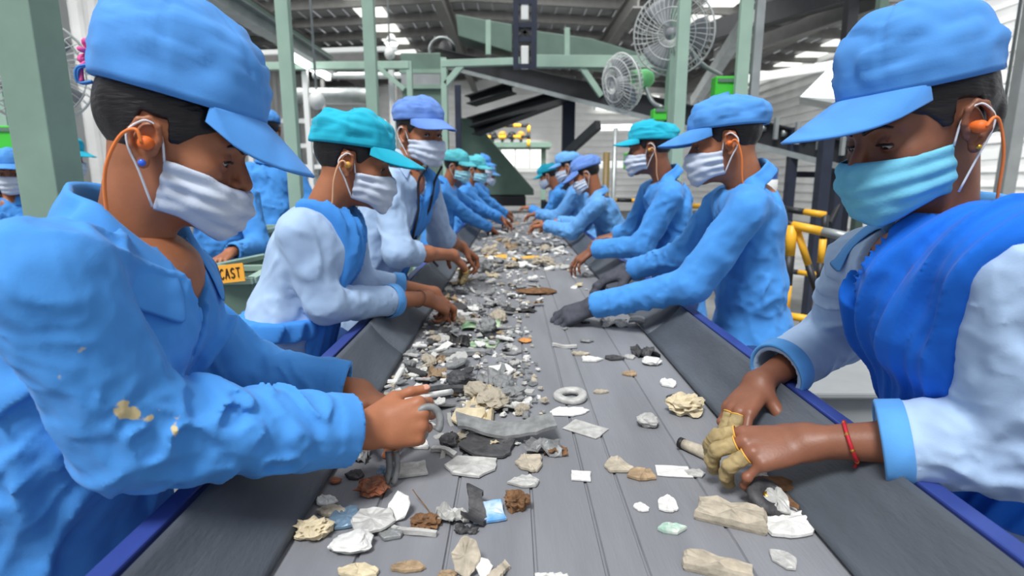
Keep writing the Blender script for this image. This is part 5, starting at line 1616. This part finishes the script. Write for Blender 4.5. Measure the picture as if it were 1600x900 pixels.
def shard_mb(rs, w, d, t, bend=.0, n=None, rect=False, jag=.25, curl=0.0):
    """irregular broken plate: bevelled polygon with thickness, optional bend"""
    n = n or rs.randint(6, 10)
    if rect:
        k = 8; pts = []
        for (a, b) in (((-1, -1), (1, -1)), ((1, -1), (1, 1)), ((1, 1), (-1, 1)), ((-1, 1), (-1, -1))):
            for q in range(k // 2): u = q / (k // 2); pts.append((a[0] + (b[0] - a[0]) * u, a[1] + (b[1] - a[1]) * u))
        o = np.array(pts) / 2 + (rs.rand(len(pts), 2) - .5) * .05
    else:
        a = np.sort((np.arange(n) + (rs.rand(n) - .5) * .7) * 2 * PI / n)
        r = .5 * (1 - jag * rs.rand(n) * 1.3)
        o = np.stack([np.cos(a) * r, np.sin(a) * r], 1)
        m = []
        for i in range(n):                     # jagged edge between the corners
            p, q = o[i], o[(i + 1) % n]; m.append(p)
            for u in (.33, .66): m.append(p + (q - p) * u + (rs.rand(2) - .5) * jag * .16)
        o = np.array(m)
    o = o * V(w, d); n = len(o)
    hs = (rs.rand(n) - .5) * t * .6
    def lift(p, z): return np.stack([p[:, 0], p[:, 1], z + bend * ((p[:, 0] / w) ** 2) * 2 * w + curl * p[:, 1] * p[:, 0] / (w * d) * w], 1)
    R = [lift(o * .93, np.zeros(n)), lift(o, np.full(n, t * .3)), lift(o * .99, t * .8 + hs * .3), lift(o * .90, t + hs), lift(o * .5, t + (rs.rand(n) - .5) * t * .5)]
    Vv = np.concatenate(R + [lift(np.zeros((1, 2)), np.array([t])), lift(np.zeros((1, 2)), np.array([0.]))])
    F = []
    for k in range(4):
        for i in range(n): F.append((k * n + i, k * n + (i + 1) % n, (k + 1) * n + (i + 1) % n, (k + 1) * n + i))
    for i in range(n): F.append((4 * n + i, 4 * n + (i + 1) % n, 5 * n)); F.append(((i + 1) % n, i, 5 * n + 1))
    g = MB(); g.add(Vv, F, 0, False); return g
def lump_mb(rs, w, d, h, rough=.3, sd=5):
    g = MB(); g.ball((0, 0, 0), (.5, .5, .5), 7)
    o = rs.rand(3) * 50
    for i in range(len(g.v)):
        p = g.v[i]; q = noise(p * sd + o) * rough + noise(p * sd * 2.3 + o) * rough * .5
        p = p * (1 + q)[:, None] * V(w, d, h); p[:, 2] += h * .42; p[:, 2] = np.maximum(p[:, 2], 0); g.v[i] = p
    for s_ in g.sm: s_[:] = False
    return g
def strip_mb(rs, w, d, t, wave=.15):
    n = 14; x = np.linspace(-.5, .5, n) * w
    z = wave * w * .5 * np.sin(x / w * (3 + rs.rand() * 4) + rs.rand() * 6) + wave * w * .5
    yo = np.sin(x / w * 4 + rs.rand() * 6) * d * .5
    wd = d * (.75 + .35 * rs.rand(n)); P = []
    for i in range(n):
        P.append([(x[i], yo[i] - wd[i] / 2, z[i]), (x[i], yo[i] + wd[i] / 2, z[i] + d * .15), (x[i], yo[i] + wd[i] / 2, z[i] + t + d * .15), (x[i], yo[i] - wd[i] / 2, z[i] + t)])
    g = MB(); g.grid(np.array(P), closed_v=True, smooth=False, flip=True)
    g.add(P[0], [(0, 1, 2, 3)], 0, False); g.add(P[-1], [(3, 2, 1, 0)], 0, False)
    return g
def ring_mb(rs, w, t, inner=.5):
    g = MB(); n = 36; a = np.arange(n) * 2 * PI / n; wob = 1 + .04 * np.sin(a * 3) + .03 * rs.rand(n)
    prof = [(inner * 1.02, 0), (1, 0), (1.03, t * .3), (1, t * .8), (.94, t), (inner * 1.15, t * .95), (inner, t * .6)]
    g.grid(np.array([[(w / 2 * r * wob[i] * math.cos(a[i]), w / 2 * r * wob[i] * math.sin(a[i]), z) for i in range(n)] for r, z in prof]), closed_u=True, closed_v=True)
    return g
def rod_mb(rs, w, r, bend=.1):
    x = np.linspace(-.5, .5, 9) * w
    g = MB(); g.tube(np.stack([x, bend * w * np.sin(x / w * 3 + rs.rand() * 3), r + 0 * x + abs(bend) * w * .2 * (1 + np.sin(x / w * 5))], 1), r * (1 + .15 * rs.rand(9)), 8); return g
def crumple_mb(rs, w, d, h):
    """torn foil: a crumpled sheet with thickness"""
    n = 10; u = np.linspace(-.5, .5, n); X, Y = np.meshgrid(u, u, indexing='ij')
    o = rs.rand(3) * 40
    P = np.stack([X.ravel(), Y.ravel(), 0 * X.ravel()], 1)
    rr = np.linalg.norm(P[:, :2], axis=1)
    P[:, :2] *= (1 - .35 * np.abs(noise(P * 6 + o)))[:, None]
    P[:, 2] = np.abs(noise(P * 5 + o)) * .9 + .2 * np.abs(noise(P * 11 + o))
    P = P * V(w, d, h); B = P.copy(); B[:, 2] = np.maximum(0, P[:, 2] - .0022)
    g = MB(); g.grid(P.reshape(n, n, 3), smooth=False, flip=False); g.grid(B.reshape(n, n, 3), smooth=False, flip=True)
    e = [i for i in range(n)] + [i * n + n - 1 for i in range(1, n)] + [(n - 1) * n + i for i in range(n - 2, -1, -1)] + [i * n for i in range(n - 2, 0, -1)]
    m = len(e); g.add(np.concatenate([P[e], B[e]]), [(i, i + m, (i + 1) % m + m, (i + 1) % m) for i in range(m)], 0, False)
    return g
def rot(g, rz, rx=0, ry=0):
    Rm = np.array((Matrix.Rotation(rz, 3, 'Z') @ Matrix.Rotation(rx, 3, 'X') @ Matrix.Rotation(ry, 3, 'Y')))
    g.v = [v @ Rm.T for v in g.v]
    lo = min(v[:, 2].min() for v in g.v); g.v = [v - V(0, 0, lo) for v in g.v]
    return g
ZT = ZB + .0005
NAME = dict(shard='metal_shard', rect='metal_plate', lump='scrap_lump', strip='metal_strip', ring='metal_ring', rod='metal_rod', crumple='crumpled_scrap', chunk='metal_chunk')
def piece(i, u, v, w, h, kind, m, label, rz=None, dz=0.0, tilt=0.0, thick=None, **kw):
    rs = np.random.RandomState(i * 7 + 3)
    p = onz(u, v, ZT + dz + .004); dist = np.linalg.norm(p - CAM); el = math.asin((CAM[2] - p[2]) / dist)
    w_ = w * dist * .95 / F_PX; t_ = thick if thick is not None else max(.003, min(w_, .05) * .14)
    d_ = max(.006, (h * dist * .95 / F_PX - t_ * math.cos(el)) / math.sin(el))
    rz = 0 if rz is None else math.radians(rz)
    if kind == 'shard': g = shard_mb(rs, w_ * 1.08, d_ * 1.08, t_, **kw)
    elif kind == 'rect': g = shard_mb(rs, w_, d_, t_, rect=True, **kw)
    elif kind == 'chunk': g = lump_mb(rs, w_, min(d_, w_) * .9, h * dist / F_PX * .7, .22, 3)
    elif kind == 'lump': g = lump_mb(rs, w_ * .95, w_ * .75, h * dist / F_PX * .72, .34, 6)
    elif kind == 'strip': g = strip_mb(rs, w_, max(.006, d_ * .5), t_, **kw)
    elif kind == 'ring': g = ring_mb(rs, w_, t_, **kw)
    elif kind == 'rod': g = rod_mb(rs, w_, max(.0012, t_), **kw)
    else: g = crumple_mb(rs, w_ * 1.1, d_ * .9, min(.03, h * dist / F_PX * .7))
    rot(g, rz, math.radians(tilt) if isinstance(tilt, (int, float)) else 0)
    g.v = [x + V(p[0], p[1], ZT + dz) for x in g.v]
    o = g.build(NAME[kind], SM[m], None, origin=(p[0], p[1], ZT + dz))
    return tag(o, label, 'scrap metal')
LST = [
 (490, 832, 52, 34, 'lump', 'cream', 'tan and cream crumpled lump, leftmost piece near the front edge'),
 (550, 853, 62, 32, 'chunk', 'white', 'rounded whitish grey lump near the front left of the belt'),
 (510, 780, 34, 18, 'shard', 'white', 'small white shard left of the rusty piece'),
 (517, 798, 48, 20, 'shard', 'beige', 'beige grey shard directly above the tan crumpled lump'),
 (541, 808, 52, 40, 'shard', 'blue', 'blue grey flat shard under the large pale plate at front left', dict(rz=30)),
 (583, 767, 48, 34, 'lump', 'rust', 'rusty orange brown lump below the fist of the left woman'),
 (580, 814, 74, 42, 'shard', 'pale', 'broad pale grey plate in the front left cluster', dict(dz=.006, tilt=6)),
 (622, 802, 36, 32, 'shard', 'white', 'bright white shard standing up in the front left cluster', dict(tilt=38)),
 (646, 830, 72, 12, 'strip', 'pale', 'long thin pale blade pointing right in the front cluster', dict(rz=-14, wave=.03)),
 (610, 832, 52, 24, 'shard', 'grey', 'grey shard under the thin pale blade'),
 (665, 818, 44, 24, 'lump', 'brown', 'ragged brown crumb beside the curved wire'),
 (706, 808, 52, 28, 'crumple', 'pale', 'crinkled pale scrap left of the blue coated shard'),
 (740, 800, 62, 40, 'strip', 'dark', 'dark twisted strip standing beside the blue coated shard', dict(rz=60, wave=.3)),
 (728, 826, 34, 16, 'crumple', 'dark', 'small dark crumple below the twisted strip'),
 (762, 802, 50, 28, 'rect', 'sky', 'shiny blue and white coated shard', dict(rz=12, tilt=10)),
 (807, 790, 42, 38, 'lump', 'brown', 'crumbly brown lump right of the blue coated shard'),
 (635, 885, 54, 20, 'shard', 'tan', 'grey brown flat flake on the front edge of view'),
 (560, 892, 76, 24, 'shard', 'cream', 'cream plate cut by the bottom of the picture'),
 (727, 885, 44, 42, 'shard', 'beige', 'beige upright shard at the bottom middle', dict(tilt=45)),
 (698, 897, 34, 18, 'shard', 'tan', 'small tan shard left of the beige upright one'),
 (756, 893, 26, 24, 'shard', 'white', 'small white upright shard at the bottom middle', dict(tilt=40)),
 (779, 892, 40, 22, 'strip', 'beige', 'beige splinter leaning at the bottom middle', dict(rz=35)),
 (862, 897, 46, 12, 'crumple', 'white', 'white bit cut by the bottom edge near the belt centre'),
 (738, 727, 90, 42, 'shard', 'pale', 'big pale grey slab in front of the main heap', dict(rz=-8, thick=.007, jag=.18)),
 (790, 672, 152, 40, 'strip', 'grey', 'long curved grey plate lying across the main heap', dict(rz=10, dz=.010, wave=.10, thick=.006)),
 (763, 694, 100, 50, 'shard', 'dark', 'dark grey folded plate under the long curved plate', dict(rz=15, bend=.18)),
 (822, 752, 56, 26, 'shard', 'pale', 'light grey shard in front of the beige rough plate'),
 (826, 723, 56, 36, 'shard', 'beige', 'beige rough plate right of the big slab', dict(jag=.3)),
 (848, 702, 62, 28, 'crumple', 'grey', 'tangled grey scrap at the right end of the main heap'),
 (868, 705, 40, 18, 'crumple', 'brown', 'frayed brown fibres at the right end of the main heap'),
 (643, 733, 46, 24, 'rect', 'pale', 'pale rectangular plate below the left fist', dict(rz=14)),
 (604, 738, 26, 20, 'crumple', 'blue', 'small blue grey scrap left of the rectangular plate'),
 (655, 694, 42, 20, 'shard', 'white', 'white plate right of the left fist'),
 (752, 634, 44, 84, 'crumple', 'cream', 'torn cream sheet standing up in the main heap'),
 (735, 655, 60, 30, 'shard', 'cream', 'cream shard leaning on the torn cream sheet', dict(dz=.004, tilt=12)),
 (702, 692, 30, 28, 'chunk', 'dark', 'dark brown crumb left of the folded plate'),
 (694, 706, 46, 14, 'strip', 'pale', 'pale sliver left of the big slab', dict(rz=-25, wave=.03)),
 (560, 712, 30, 26, 'crumple', 'grey', 'grey crinkled bit hiding beside the left fist cuff'),
 (556, 741, 34, 18, 'shard', 'dark', 'dark shard above the rusty lump'),
 (524, 750, 18, 10, 'chunk', 'rust', 'tiny rust coloured crumb beside the left side board'),
 (888, 641, 82, 18, 'shard', 'white', 'white ragged plate just in front of the flat ring', dict(jag=.3, thick=.004)),
 (915, 668, 62, 20, 'rect', 'pale', 'narrow pale rectangular strip in the belt centre', dict(rz=-38, thick=.003)),
 (938, 611, 26, 8, 'shard', 'beige', 'beige sliver right of the flat ring'),
 (908, 742, 30, 17, 'rect', 'white', 'small white block in the open belt centre', dict(rz=-8)),
 (965, 727, 54, 32, 'shard', 'beige', 'tan grey flake left of the brown flake'),
 (1004, 741, 50, 24, 'shard', 'tan', 'brown flake right of centre'),
 (1052, 734, 52, 17, 'rect', 'white', 'pale oblong flake near the gloved fingertips', dict(rz=-6, thick=.003)),
 (1043, 786, 36, 28, 'shard', 'white', 'white angular shard left of the grey bar'),
 (1001, 790, 26, 18, 'shard', 'white', 'small white chip in front of the brown flake'),
 (1049, 825, 48, 19, 'shard', 'mint', 'mint stained white flake left of the grey bar'),
 (1224, 871, 34, 30, 'shard', 'pale', 'pale triangular shard beside the right side board', dict(n=6)),
 (1122, 888, 92, 32, 'rect', 'beige', 'thick beige bar cut by the bottom edge', dict(rz=-22, thick=.014)),
 (1142, 808, 94, 38, 'rect', 'beige', 'thick grey beige bar under the nearest gloved fingers', dict(rz=-24, thick=.018)),
 (1228, 815, 88, 50, 'shard', 'white', 'large white grey broken plate beside the right side board', dict(rz=25, thick=.008, jag=.2)),
 (1222, 770, 62, 42, 'strip', 'brown', 'brown ribbed strip leaning over the white broken plate', dict(rz=55, dz=.01, wave=.1)),
 (1212, 786, 40, 30, 'shard', 'pale', 'shiny pale shard between disc and broken plate', dict(tilt=25, dz=.01)),
 (1210, 745, 60, 14, 'shard', 'white', 'white flake behind the nearest gloved hand'),
 (1012, 662, 34, 28, 'chunk', 'pale', 'pale block near the cream crumpled lump'),
 (1072, 642, 58, 42, 'lump', 'cream', 'cream crumpled lump beside the far gloved hand'),
 (1058, 620, 32, 10, 'chunk', 'dark', 'dark bit just beyond the cream crumpled lump'),
 (1044, 597, 30, 18, 'shard', 'white', 'white chip by the right side board'),
 (1085, 737, 30, 16, 'shard', 'pale', 'pale chip touching the gloved fingertips'),
 (985, 583, 26, 12, 'shard', 'tan', 'small tan chip beyond the flat ring'),
 (882, 541, 40, 7, 'strip', 'pale', 'thin pale sliver in the middle of the belt', dict(rz=-10, wave=.04)),
 (906, 552, 32, 8, 'shard', 'beige', 'beige chip right of the thin sliver'),
 (924, 561, 38, 12, 'shard', 'white', 'white chip right of the beige chip'),
 (958, 559, 36, 12, 'shard', 'dark', 'dark shard in the row before the right worker glove'),
 (984, 557, 26, 10, 'shard', 'pale', 'pale shard in the row before the right worker glove'),
 (1008, 552, 40, 18, 'crumple', 'dark', 'dark angular scrap by the right side board joint'),
 (1018, 566, 30, 16, 'chunk', 'white', 'white nub by the right side board joint'),
 (820, 532, 22, 9, 'chunk', 'orange', 'small orange brown block on the open belt'),
 (916, 532, 22, 8, 'chunk', 'grey', 'small grey nut shaped bit beyond the thin sliver'),
 (785, 517, 38, 7, 'strip', 'grey', 'thin grey sliver right of the green printed sheet', dict(wave=.03)),
 (716, 532, 40, 26, 'crumple', 'black', 'black crumpled scrap left of the green printed sheet'),
 (756, 535, 46, 14, 'rect', 'green', 'smaller green printed scrap below the printed sheet', dict(rz=-10, thick=.003)),
 (778, 585, 56, 28, 'shard', 'white', 'bright white ragged plate left of the open belt', dict(dz=.004, tilt=8, jag=.35)),
 (800, 549, 44, 16, 'shard', 'grey', 'grey pointed shard with an upturned tip', dict(rz=20, bend=.15)),
 (795, 577, 40, 14, 'shard', 'dark', 'dark shard with upturned tip beside the bright white plate', dict(bend=.2)),
 (715, 555, 90, 14, 'strip', 'grey', 'long grey bar lying in the left heap', dict(rz=6, wave=.06, thick=.012)),
 (690, 612, 110, 16, 'strip', 'dark', 'long dark rod shaped strip beyond the left fist', dict(rz=14, wave=.05, thick=.010, dz=.01)),
 (716, 597, 40, 30, 'chunk', 'dark', 'dark rounded part above the torn cream sheet'),
 (668, 592, 24, 8, 'shard', 'pink', 'small pink red chip above the left thumb'),
 (775, 404, 36, 7, 'strip', 'yellow', 'short yellow strip in the far heap', dict(wave=.03)),
 (822, 405, 44, 6, 'strip', 'yellow', 'longer yellow strip in the middle of the far heap', dict(wave=.03)),
 (840, 456, 60, 12, 'chunk', 'brown', 'brown black lump left of the charcoal glove'),
 (808, 484, 60, 12, 'crumple', 'black', 'black scrap before the charcoal gloved fingers'),
 (1012, 512, 60, 14, 'strip', 'grey', 'grey bent strip beyond the gloved forearm', dict(rz=-20)),
 (960, 505, 44, 14, 'crumple', 'pale', 'pale scrap under the gloved forearm'),
 (670, 436, 60, 6, 'strip', 'pink', 'pinkish ribbon beneath the bare wrist', dict(wave=.02)),
]
for i, t in enumerate(LST):
    kw = t[7] if len(t) > 7 else {}
    piece(i, *t[:6], t[6], **kw)
# flat ring, disc with brass centre, printed sheet, wire, dark tipped tube
def single(name, g, m, label, origin):
    return tag(g.build(name, m, None, origin=origin), label, 'scrap metal')
p = onz(892, 619, ZT + .006); g = ring_mb(np.random.RandomState(2), .072, .011, .48); g.v = [rot_v for rot_v in g.v]
rot(g, .3, .05, -.06); g.v = [x + V(p[0], p[1], ZT) for x in g.v]; single('metal_ring', g, SM['pale'], 'flat pale metal ring lying in the open middle of the belt', (p[0], p[1], ZT))
p = onz(1197, 785, ZT + .012); rt = thing('wheel_disc', (p[0], p[1], ZT), 'grey disc with a brass centre under the nearest gloved hand', 'scrap metal')
RD = np.array(Matrix.Rotation(.5, 3, 'X') @ Matrix.Rotation(.25, 3, 'Y'))
g = MB(); g.lathe([(.001, .004), (.012, .004), (.014, .010), (.022, .010), (.030, .006), (.031, 0), (.028, -.004), (.001, -.004)], p + V(0, 0, .008), 30, R=RD); g.build('disc', SM['dark'], rt)
g = MB(); g.lathe([(.0005, .008), (.006, .0075), (.008, .004), (.001, .002)], p + V(0, 0, .008), 16, R=RD); g.build('boss', M['brass'], rt)
p = onz(752, 510, ZT + .006); g = MB(); n_ = 12
G = np.array([[(p[0] + (i / 11 - .5) * .125, p[1] + (j / 5 - .5) * .085, ZT + .004 + .010 * abs(math.sin(i / 11 * 5 + .4)) + .004 * j / 5) for j in range(6)] for i in range(12)])
g.grid(G, smooth=True, flip=True); o_ = g.build('printed_sheet', SM['green'], None, origin=(p[0], p[1], ZT), solid=.0012); tag(o_, 'pale green printed sheet with darker marks, wavy, left of the belt centre', 'paper scrap')
g = MB(); q = [onz(u, v, ZT + z) for u, v, z in ((645, 765, .02), (652, 775, .016), (664, 790, .008), (680, 812, .002), (690, 820, .002))]
g.tube(smooth_path(q, 5), .0009, 6); single('wire', g, SM['brown'], 'thin curved wire above the ragged brown crumb', tuple(q[-1]))
a_, b_ = onz(1064, 692, ZT + .010), onz(1112, 712, ZT + .010); rt = thing('metal_tube', (a_[0], a_[1], ZT), 'pale tube with a black end beside the far gloved fingers', 'scrap metal')
g = MB(); g.tube([a_, a_ * .6 + b_ * .4, b_], [.0085, .010, .012], 14); g.build('barrel', SM['beige'], rt)
g = MB(); u_ = nrm(b_ - a_); g.tube([a_ - u_ * .003, a_ + u_ * .005], .0098, 14); g.build('end_cap', SM['black'], rt)
# what the nearest left woman holds
hw_ = L1['_env']['arms']['r']
c = at(668, 655, .83)
g = MB(); n_ = 40; a = np.linspace(-.6, 4.6, n_)
g.tube([c + V(.020 * math.cos(t), .004 * math.sin(t * 2), .024 * math.sin(t) - .004) for t in a], .0062, 10)
tag(g.build('metal_hook', SM['grey'], None, origin=c), 'curved grey metal hook held in the fist of the nearest left woman', 'scrap metal')
g = MB(); q = [at(632, 626, .85), at(670, 618, .88), at(705, 612, .93)]; g.tube(smooth_path(q, 4), [.004] * 3 + [.0055] * 6, 8)
tag(g.build('metal_rod', SM['white'], None, origin=q[0]), 'white rod pinched under the thumb of the nearest left woman', 'scrap metal')
g = MB(); g.v = []
for k_, du in enumerate((0, 12)):
    q0, q1 = at(607 + du, 705, .83), onz(603 + du, 756, ZT + .004)
    g.tube(smooth_path([q0, (q0 + q1) / 2 + V(.004, 0, 0), q1], 5), .0048 if k_ else .0058, 8)
tag(g.build('twisted_strip', SM['grey'], None, origin=onz(610, 750, ZT)), 'twisted grey metal strip standing below the left fist', 'scrap metal')

# the crowded rest, copied from a set of shapes
rs = np.random.RandomState(11)
protos = []
mats_ = ['pale', 'white', 'grey', 'pale', 'dark', 'beige', 'white', 'grey', 'pale', 'grey', 'tan', 'white', 'pale', 'beige', 'grey', 'white', 'dark', 'pale', 'cream', 'grey', 'white', 'grey', 'pale', 'tan', 'dark', 'white']
cw_ = dict(pale='pale grey', white='white', grey='mid grey', dark='dark grey', black='black', beige='beige', tan='tan', cream='cream', blue='blue grey', brown='brown')
kinds = ['shard', 'shard', 'crumple', 'rect', 'shard', 'lump', 'strip', 'shard']
kw_ = dict(shard='angular shard', crumple='crumpled bit', rect='oblong plate', lump='small lump', strip='bent strip')
for k, mname in enumerate(mats_):
    kd = kinds[k % len(kinds)]
    if kd == 'shard': g = shard_mb(rs, 1.0, .62 + .3 * rs.rand(), .11, bend=(rs.rand() - .3) * .3, jag=.3)
    elif kd == 'crumple': g = crumple_mb(rs, 1, .8, .35)
    elif kd == 'rect': g = shard_mb(rs, 1, .42, .12, rect=True)
    elif kd == 'lump': g = lump_mb(rs, .9, .7, .5)
    else: g = strip_mb(rs, 1.2, .25, .06, wave=.18)
    protos.append((kd, mname, g))
used_p = {}; used_l = set()
ANCH = [('the torn cream sheet', 752, 634), ('the green printed sheet', 752, 510), ('the black crumpled scrap', 716, 532), ('the white ragged plate', 778, 585), ('the dark rounded part', 716, 597),
        ('the hands of the second left woman', 715, 470), ('the hands of the third left woman', 735, 415), ('the charcoal gloves', 880, 480), ('the hand of the third right worker', 905, 395),
        ('the yellow strips', 800, 404), ('the hands of the fourth left worker', 775, 358), ('the hands of the bending worker', 850, 352), ('the brown black lump', 840, 456), ('the left side board', 672, 480),
        ('the left side board', 640, 540), ('the left side board', 615, 590), ('the left side board', 705, 430), ('the right side board', 915, 420), ('the right side board', 960, 480), ('the far end of the belt', 800, 335),
        ('the long curved grey plate', 790, 672), ('the big pale slab', 738, 727), ('the flat ring', 892, 619), ('the middle of the far heap', 810, 380), ('the thumb of the nearest left woman', 650, 600), ('the long grey bar', 715, 555)]
def scatter(u, v, size, dz, zone, group):
    p = onz(u, v, ZT + dz)
    d2 = [((u - a[1]) / (1 if v > 420 else .7)) ** 2 + ((v - a[2]) * 1.6) ** 2 for a in ANCH]; a = ANCH[int(np.argmin(d2))]
    du, dv = u - a[1], v - a[2]
    rel = ('right of ' if du > 0 else 'left of ') if abs(du) > abs(dv) * 2.2 else ('in front of ' if dv > 0 else 'beyond ')
    if 'board' in a[0]: rel = 'beside '
    if 'middle' in a[0] or 'far end' in a[0]: rel = 'near '
    sz = 'small ' if size < .040 else ('broad ' if size > .062 else '')
    for _ in range(40):                    # draw again when a neighbour already answers to the same words
        k = rs.randint(len(protos)); kd, mname, g = protos[k]; tl_ = (rs.rand() - .5) * .8
        lab = '%s%s %s %s%s' % (('tilted ' if abs(tl_) > .22 else 'flat ') + sz, cw_[mname], kw_[kd], rel, a[0])
        if lab not in used_l: break
    used_l.add(lab)
    if k not in used_p:
        o = g.build(NAME[kd], SM[mname], None, origin=(0, 0, 0)); used_p[k] = o
    else:
        o = used_p[k].copy(); COL.objects.link(o)
    o.location = (p[0], p[1], ZT + dz)
    o.rotation_euler = (tl_, (rs.rand() - .5) * .7, rs.rand() * 6.28)
    o.scale = (size, size * (.8 + .5 * rs.rand()), size * (.8 + .5 * rs.rand()))
    tag(o, lab, 'scrap metal', 'scrap pieces ' + group)
def scat_xy(x, v):
    y = onz(800, v, ZT)[1]; return 800 + x / y * (_c + (450 - v) / F_PX * _s) * F_PX
n_sc = 0
while n_sc < 122:                       # the far heap, across the whole belt
    v = 338 + 84 * rs.rand() ** .8; x = XL + .03 + (XR - XL - .06) * rs.rand()
    if v > 400 and .05 < x and rs.rand() < .7: continue
    scatter(scat_xy(x, v), v, .055 + .06 * rs.rand(), .012 * rs.rand(), '', 'in the far heap'); n_sc += 1
n_sc = 0
while n_sc < 112:                       # the left heap towards the front
    v = 418 + 225 * rs.rand() ** 1.1
    x = XL + .02 + (.30 + .10 * (v < 480)) * rs.rand() ** 1.15; u = scat_xy(x, v)
    if v > 600 and u < 675: continue
    scatter(u, v, .034 + .046 * rs.rand(), .014 * rs.rand(), '', 'in the left heap'); n_sc += 1
n_sc = 0
while n_sc < 22:                        # strays on the right half
    v = 425 + 100 * rs.rand(); x = .08 + .31 * rs.rand() if rs.rand() < .6 else -.05 + .2 * rs.rand()
    scatter(scat_xy(x, v), v, .022 + .03 * rs.rand(), .0, '', 'scattered on the right half'); n_sc += 1
n_sc = 0
while n_sc < 26:
    v = 640 + 80 * rs.rand(); u = 650 + 180 * rs.rand() - (v - 640) * .3
    scatter(u, v, .014 + .024 * rs.rand(), .0, '', 'among the larger plates'); n_sc += 1
# grit and small chips between them
g = MB()
for _ in range(1300):
    v = 332 + 320 * rs.rand() ** 1.5; far_ = v < 425
    x = XL + .01 + ((XR - XL - .02) * rs.rand() if far_ else (.36 * rs.rand() ** 1.3))
    y = onz(800, v, ZT)[1] 
    s = .004 + (.014 if far_ else .007) * rs.rand()
    b = np.array([(-1, -.6, 0), (1, -.7, 0), (.7, .8, 0), (-.8, .6, 0), (-.8, -.4, 1), (.7, -.5, .8), (.5, .6, 1.1), (-.6, .4, .7)]) * s * (.6 + .8 * rs.rand(3)) * V(1, 1, .6)
    a = rs.rand() * 6.28; Rz = np.array([(math.cos(a), -math.sin(a), 0), (math.sin(a), math.cos(a), 0), (0, 0, 1)])
    g.add(b @ Rz.T + V(x, y, ZT + .008 * rs.rand()), [(3, 2, 1, 0), (4, 5, 6, 7), (0, 1, 5, 4), (1, 2, 6, 5), (2, 3, 7, 6), (3, 0, 4, 7)], int(rs.randint(5)), False)
tag(g.build('scrap_grit', [SM['pale'], SM['grey'], SM['white'], SM['grey'], SM['beige']], None, origin=(0, 2, ZT)), 'small chips and grit filling the gaps between the scrap pieces', 'scrap grit', kind='stuff')
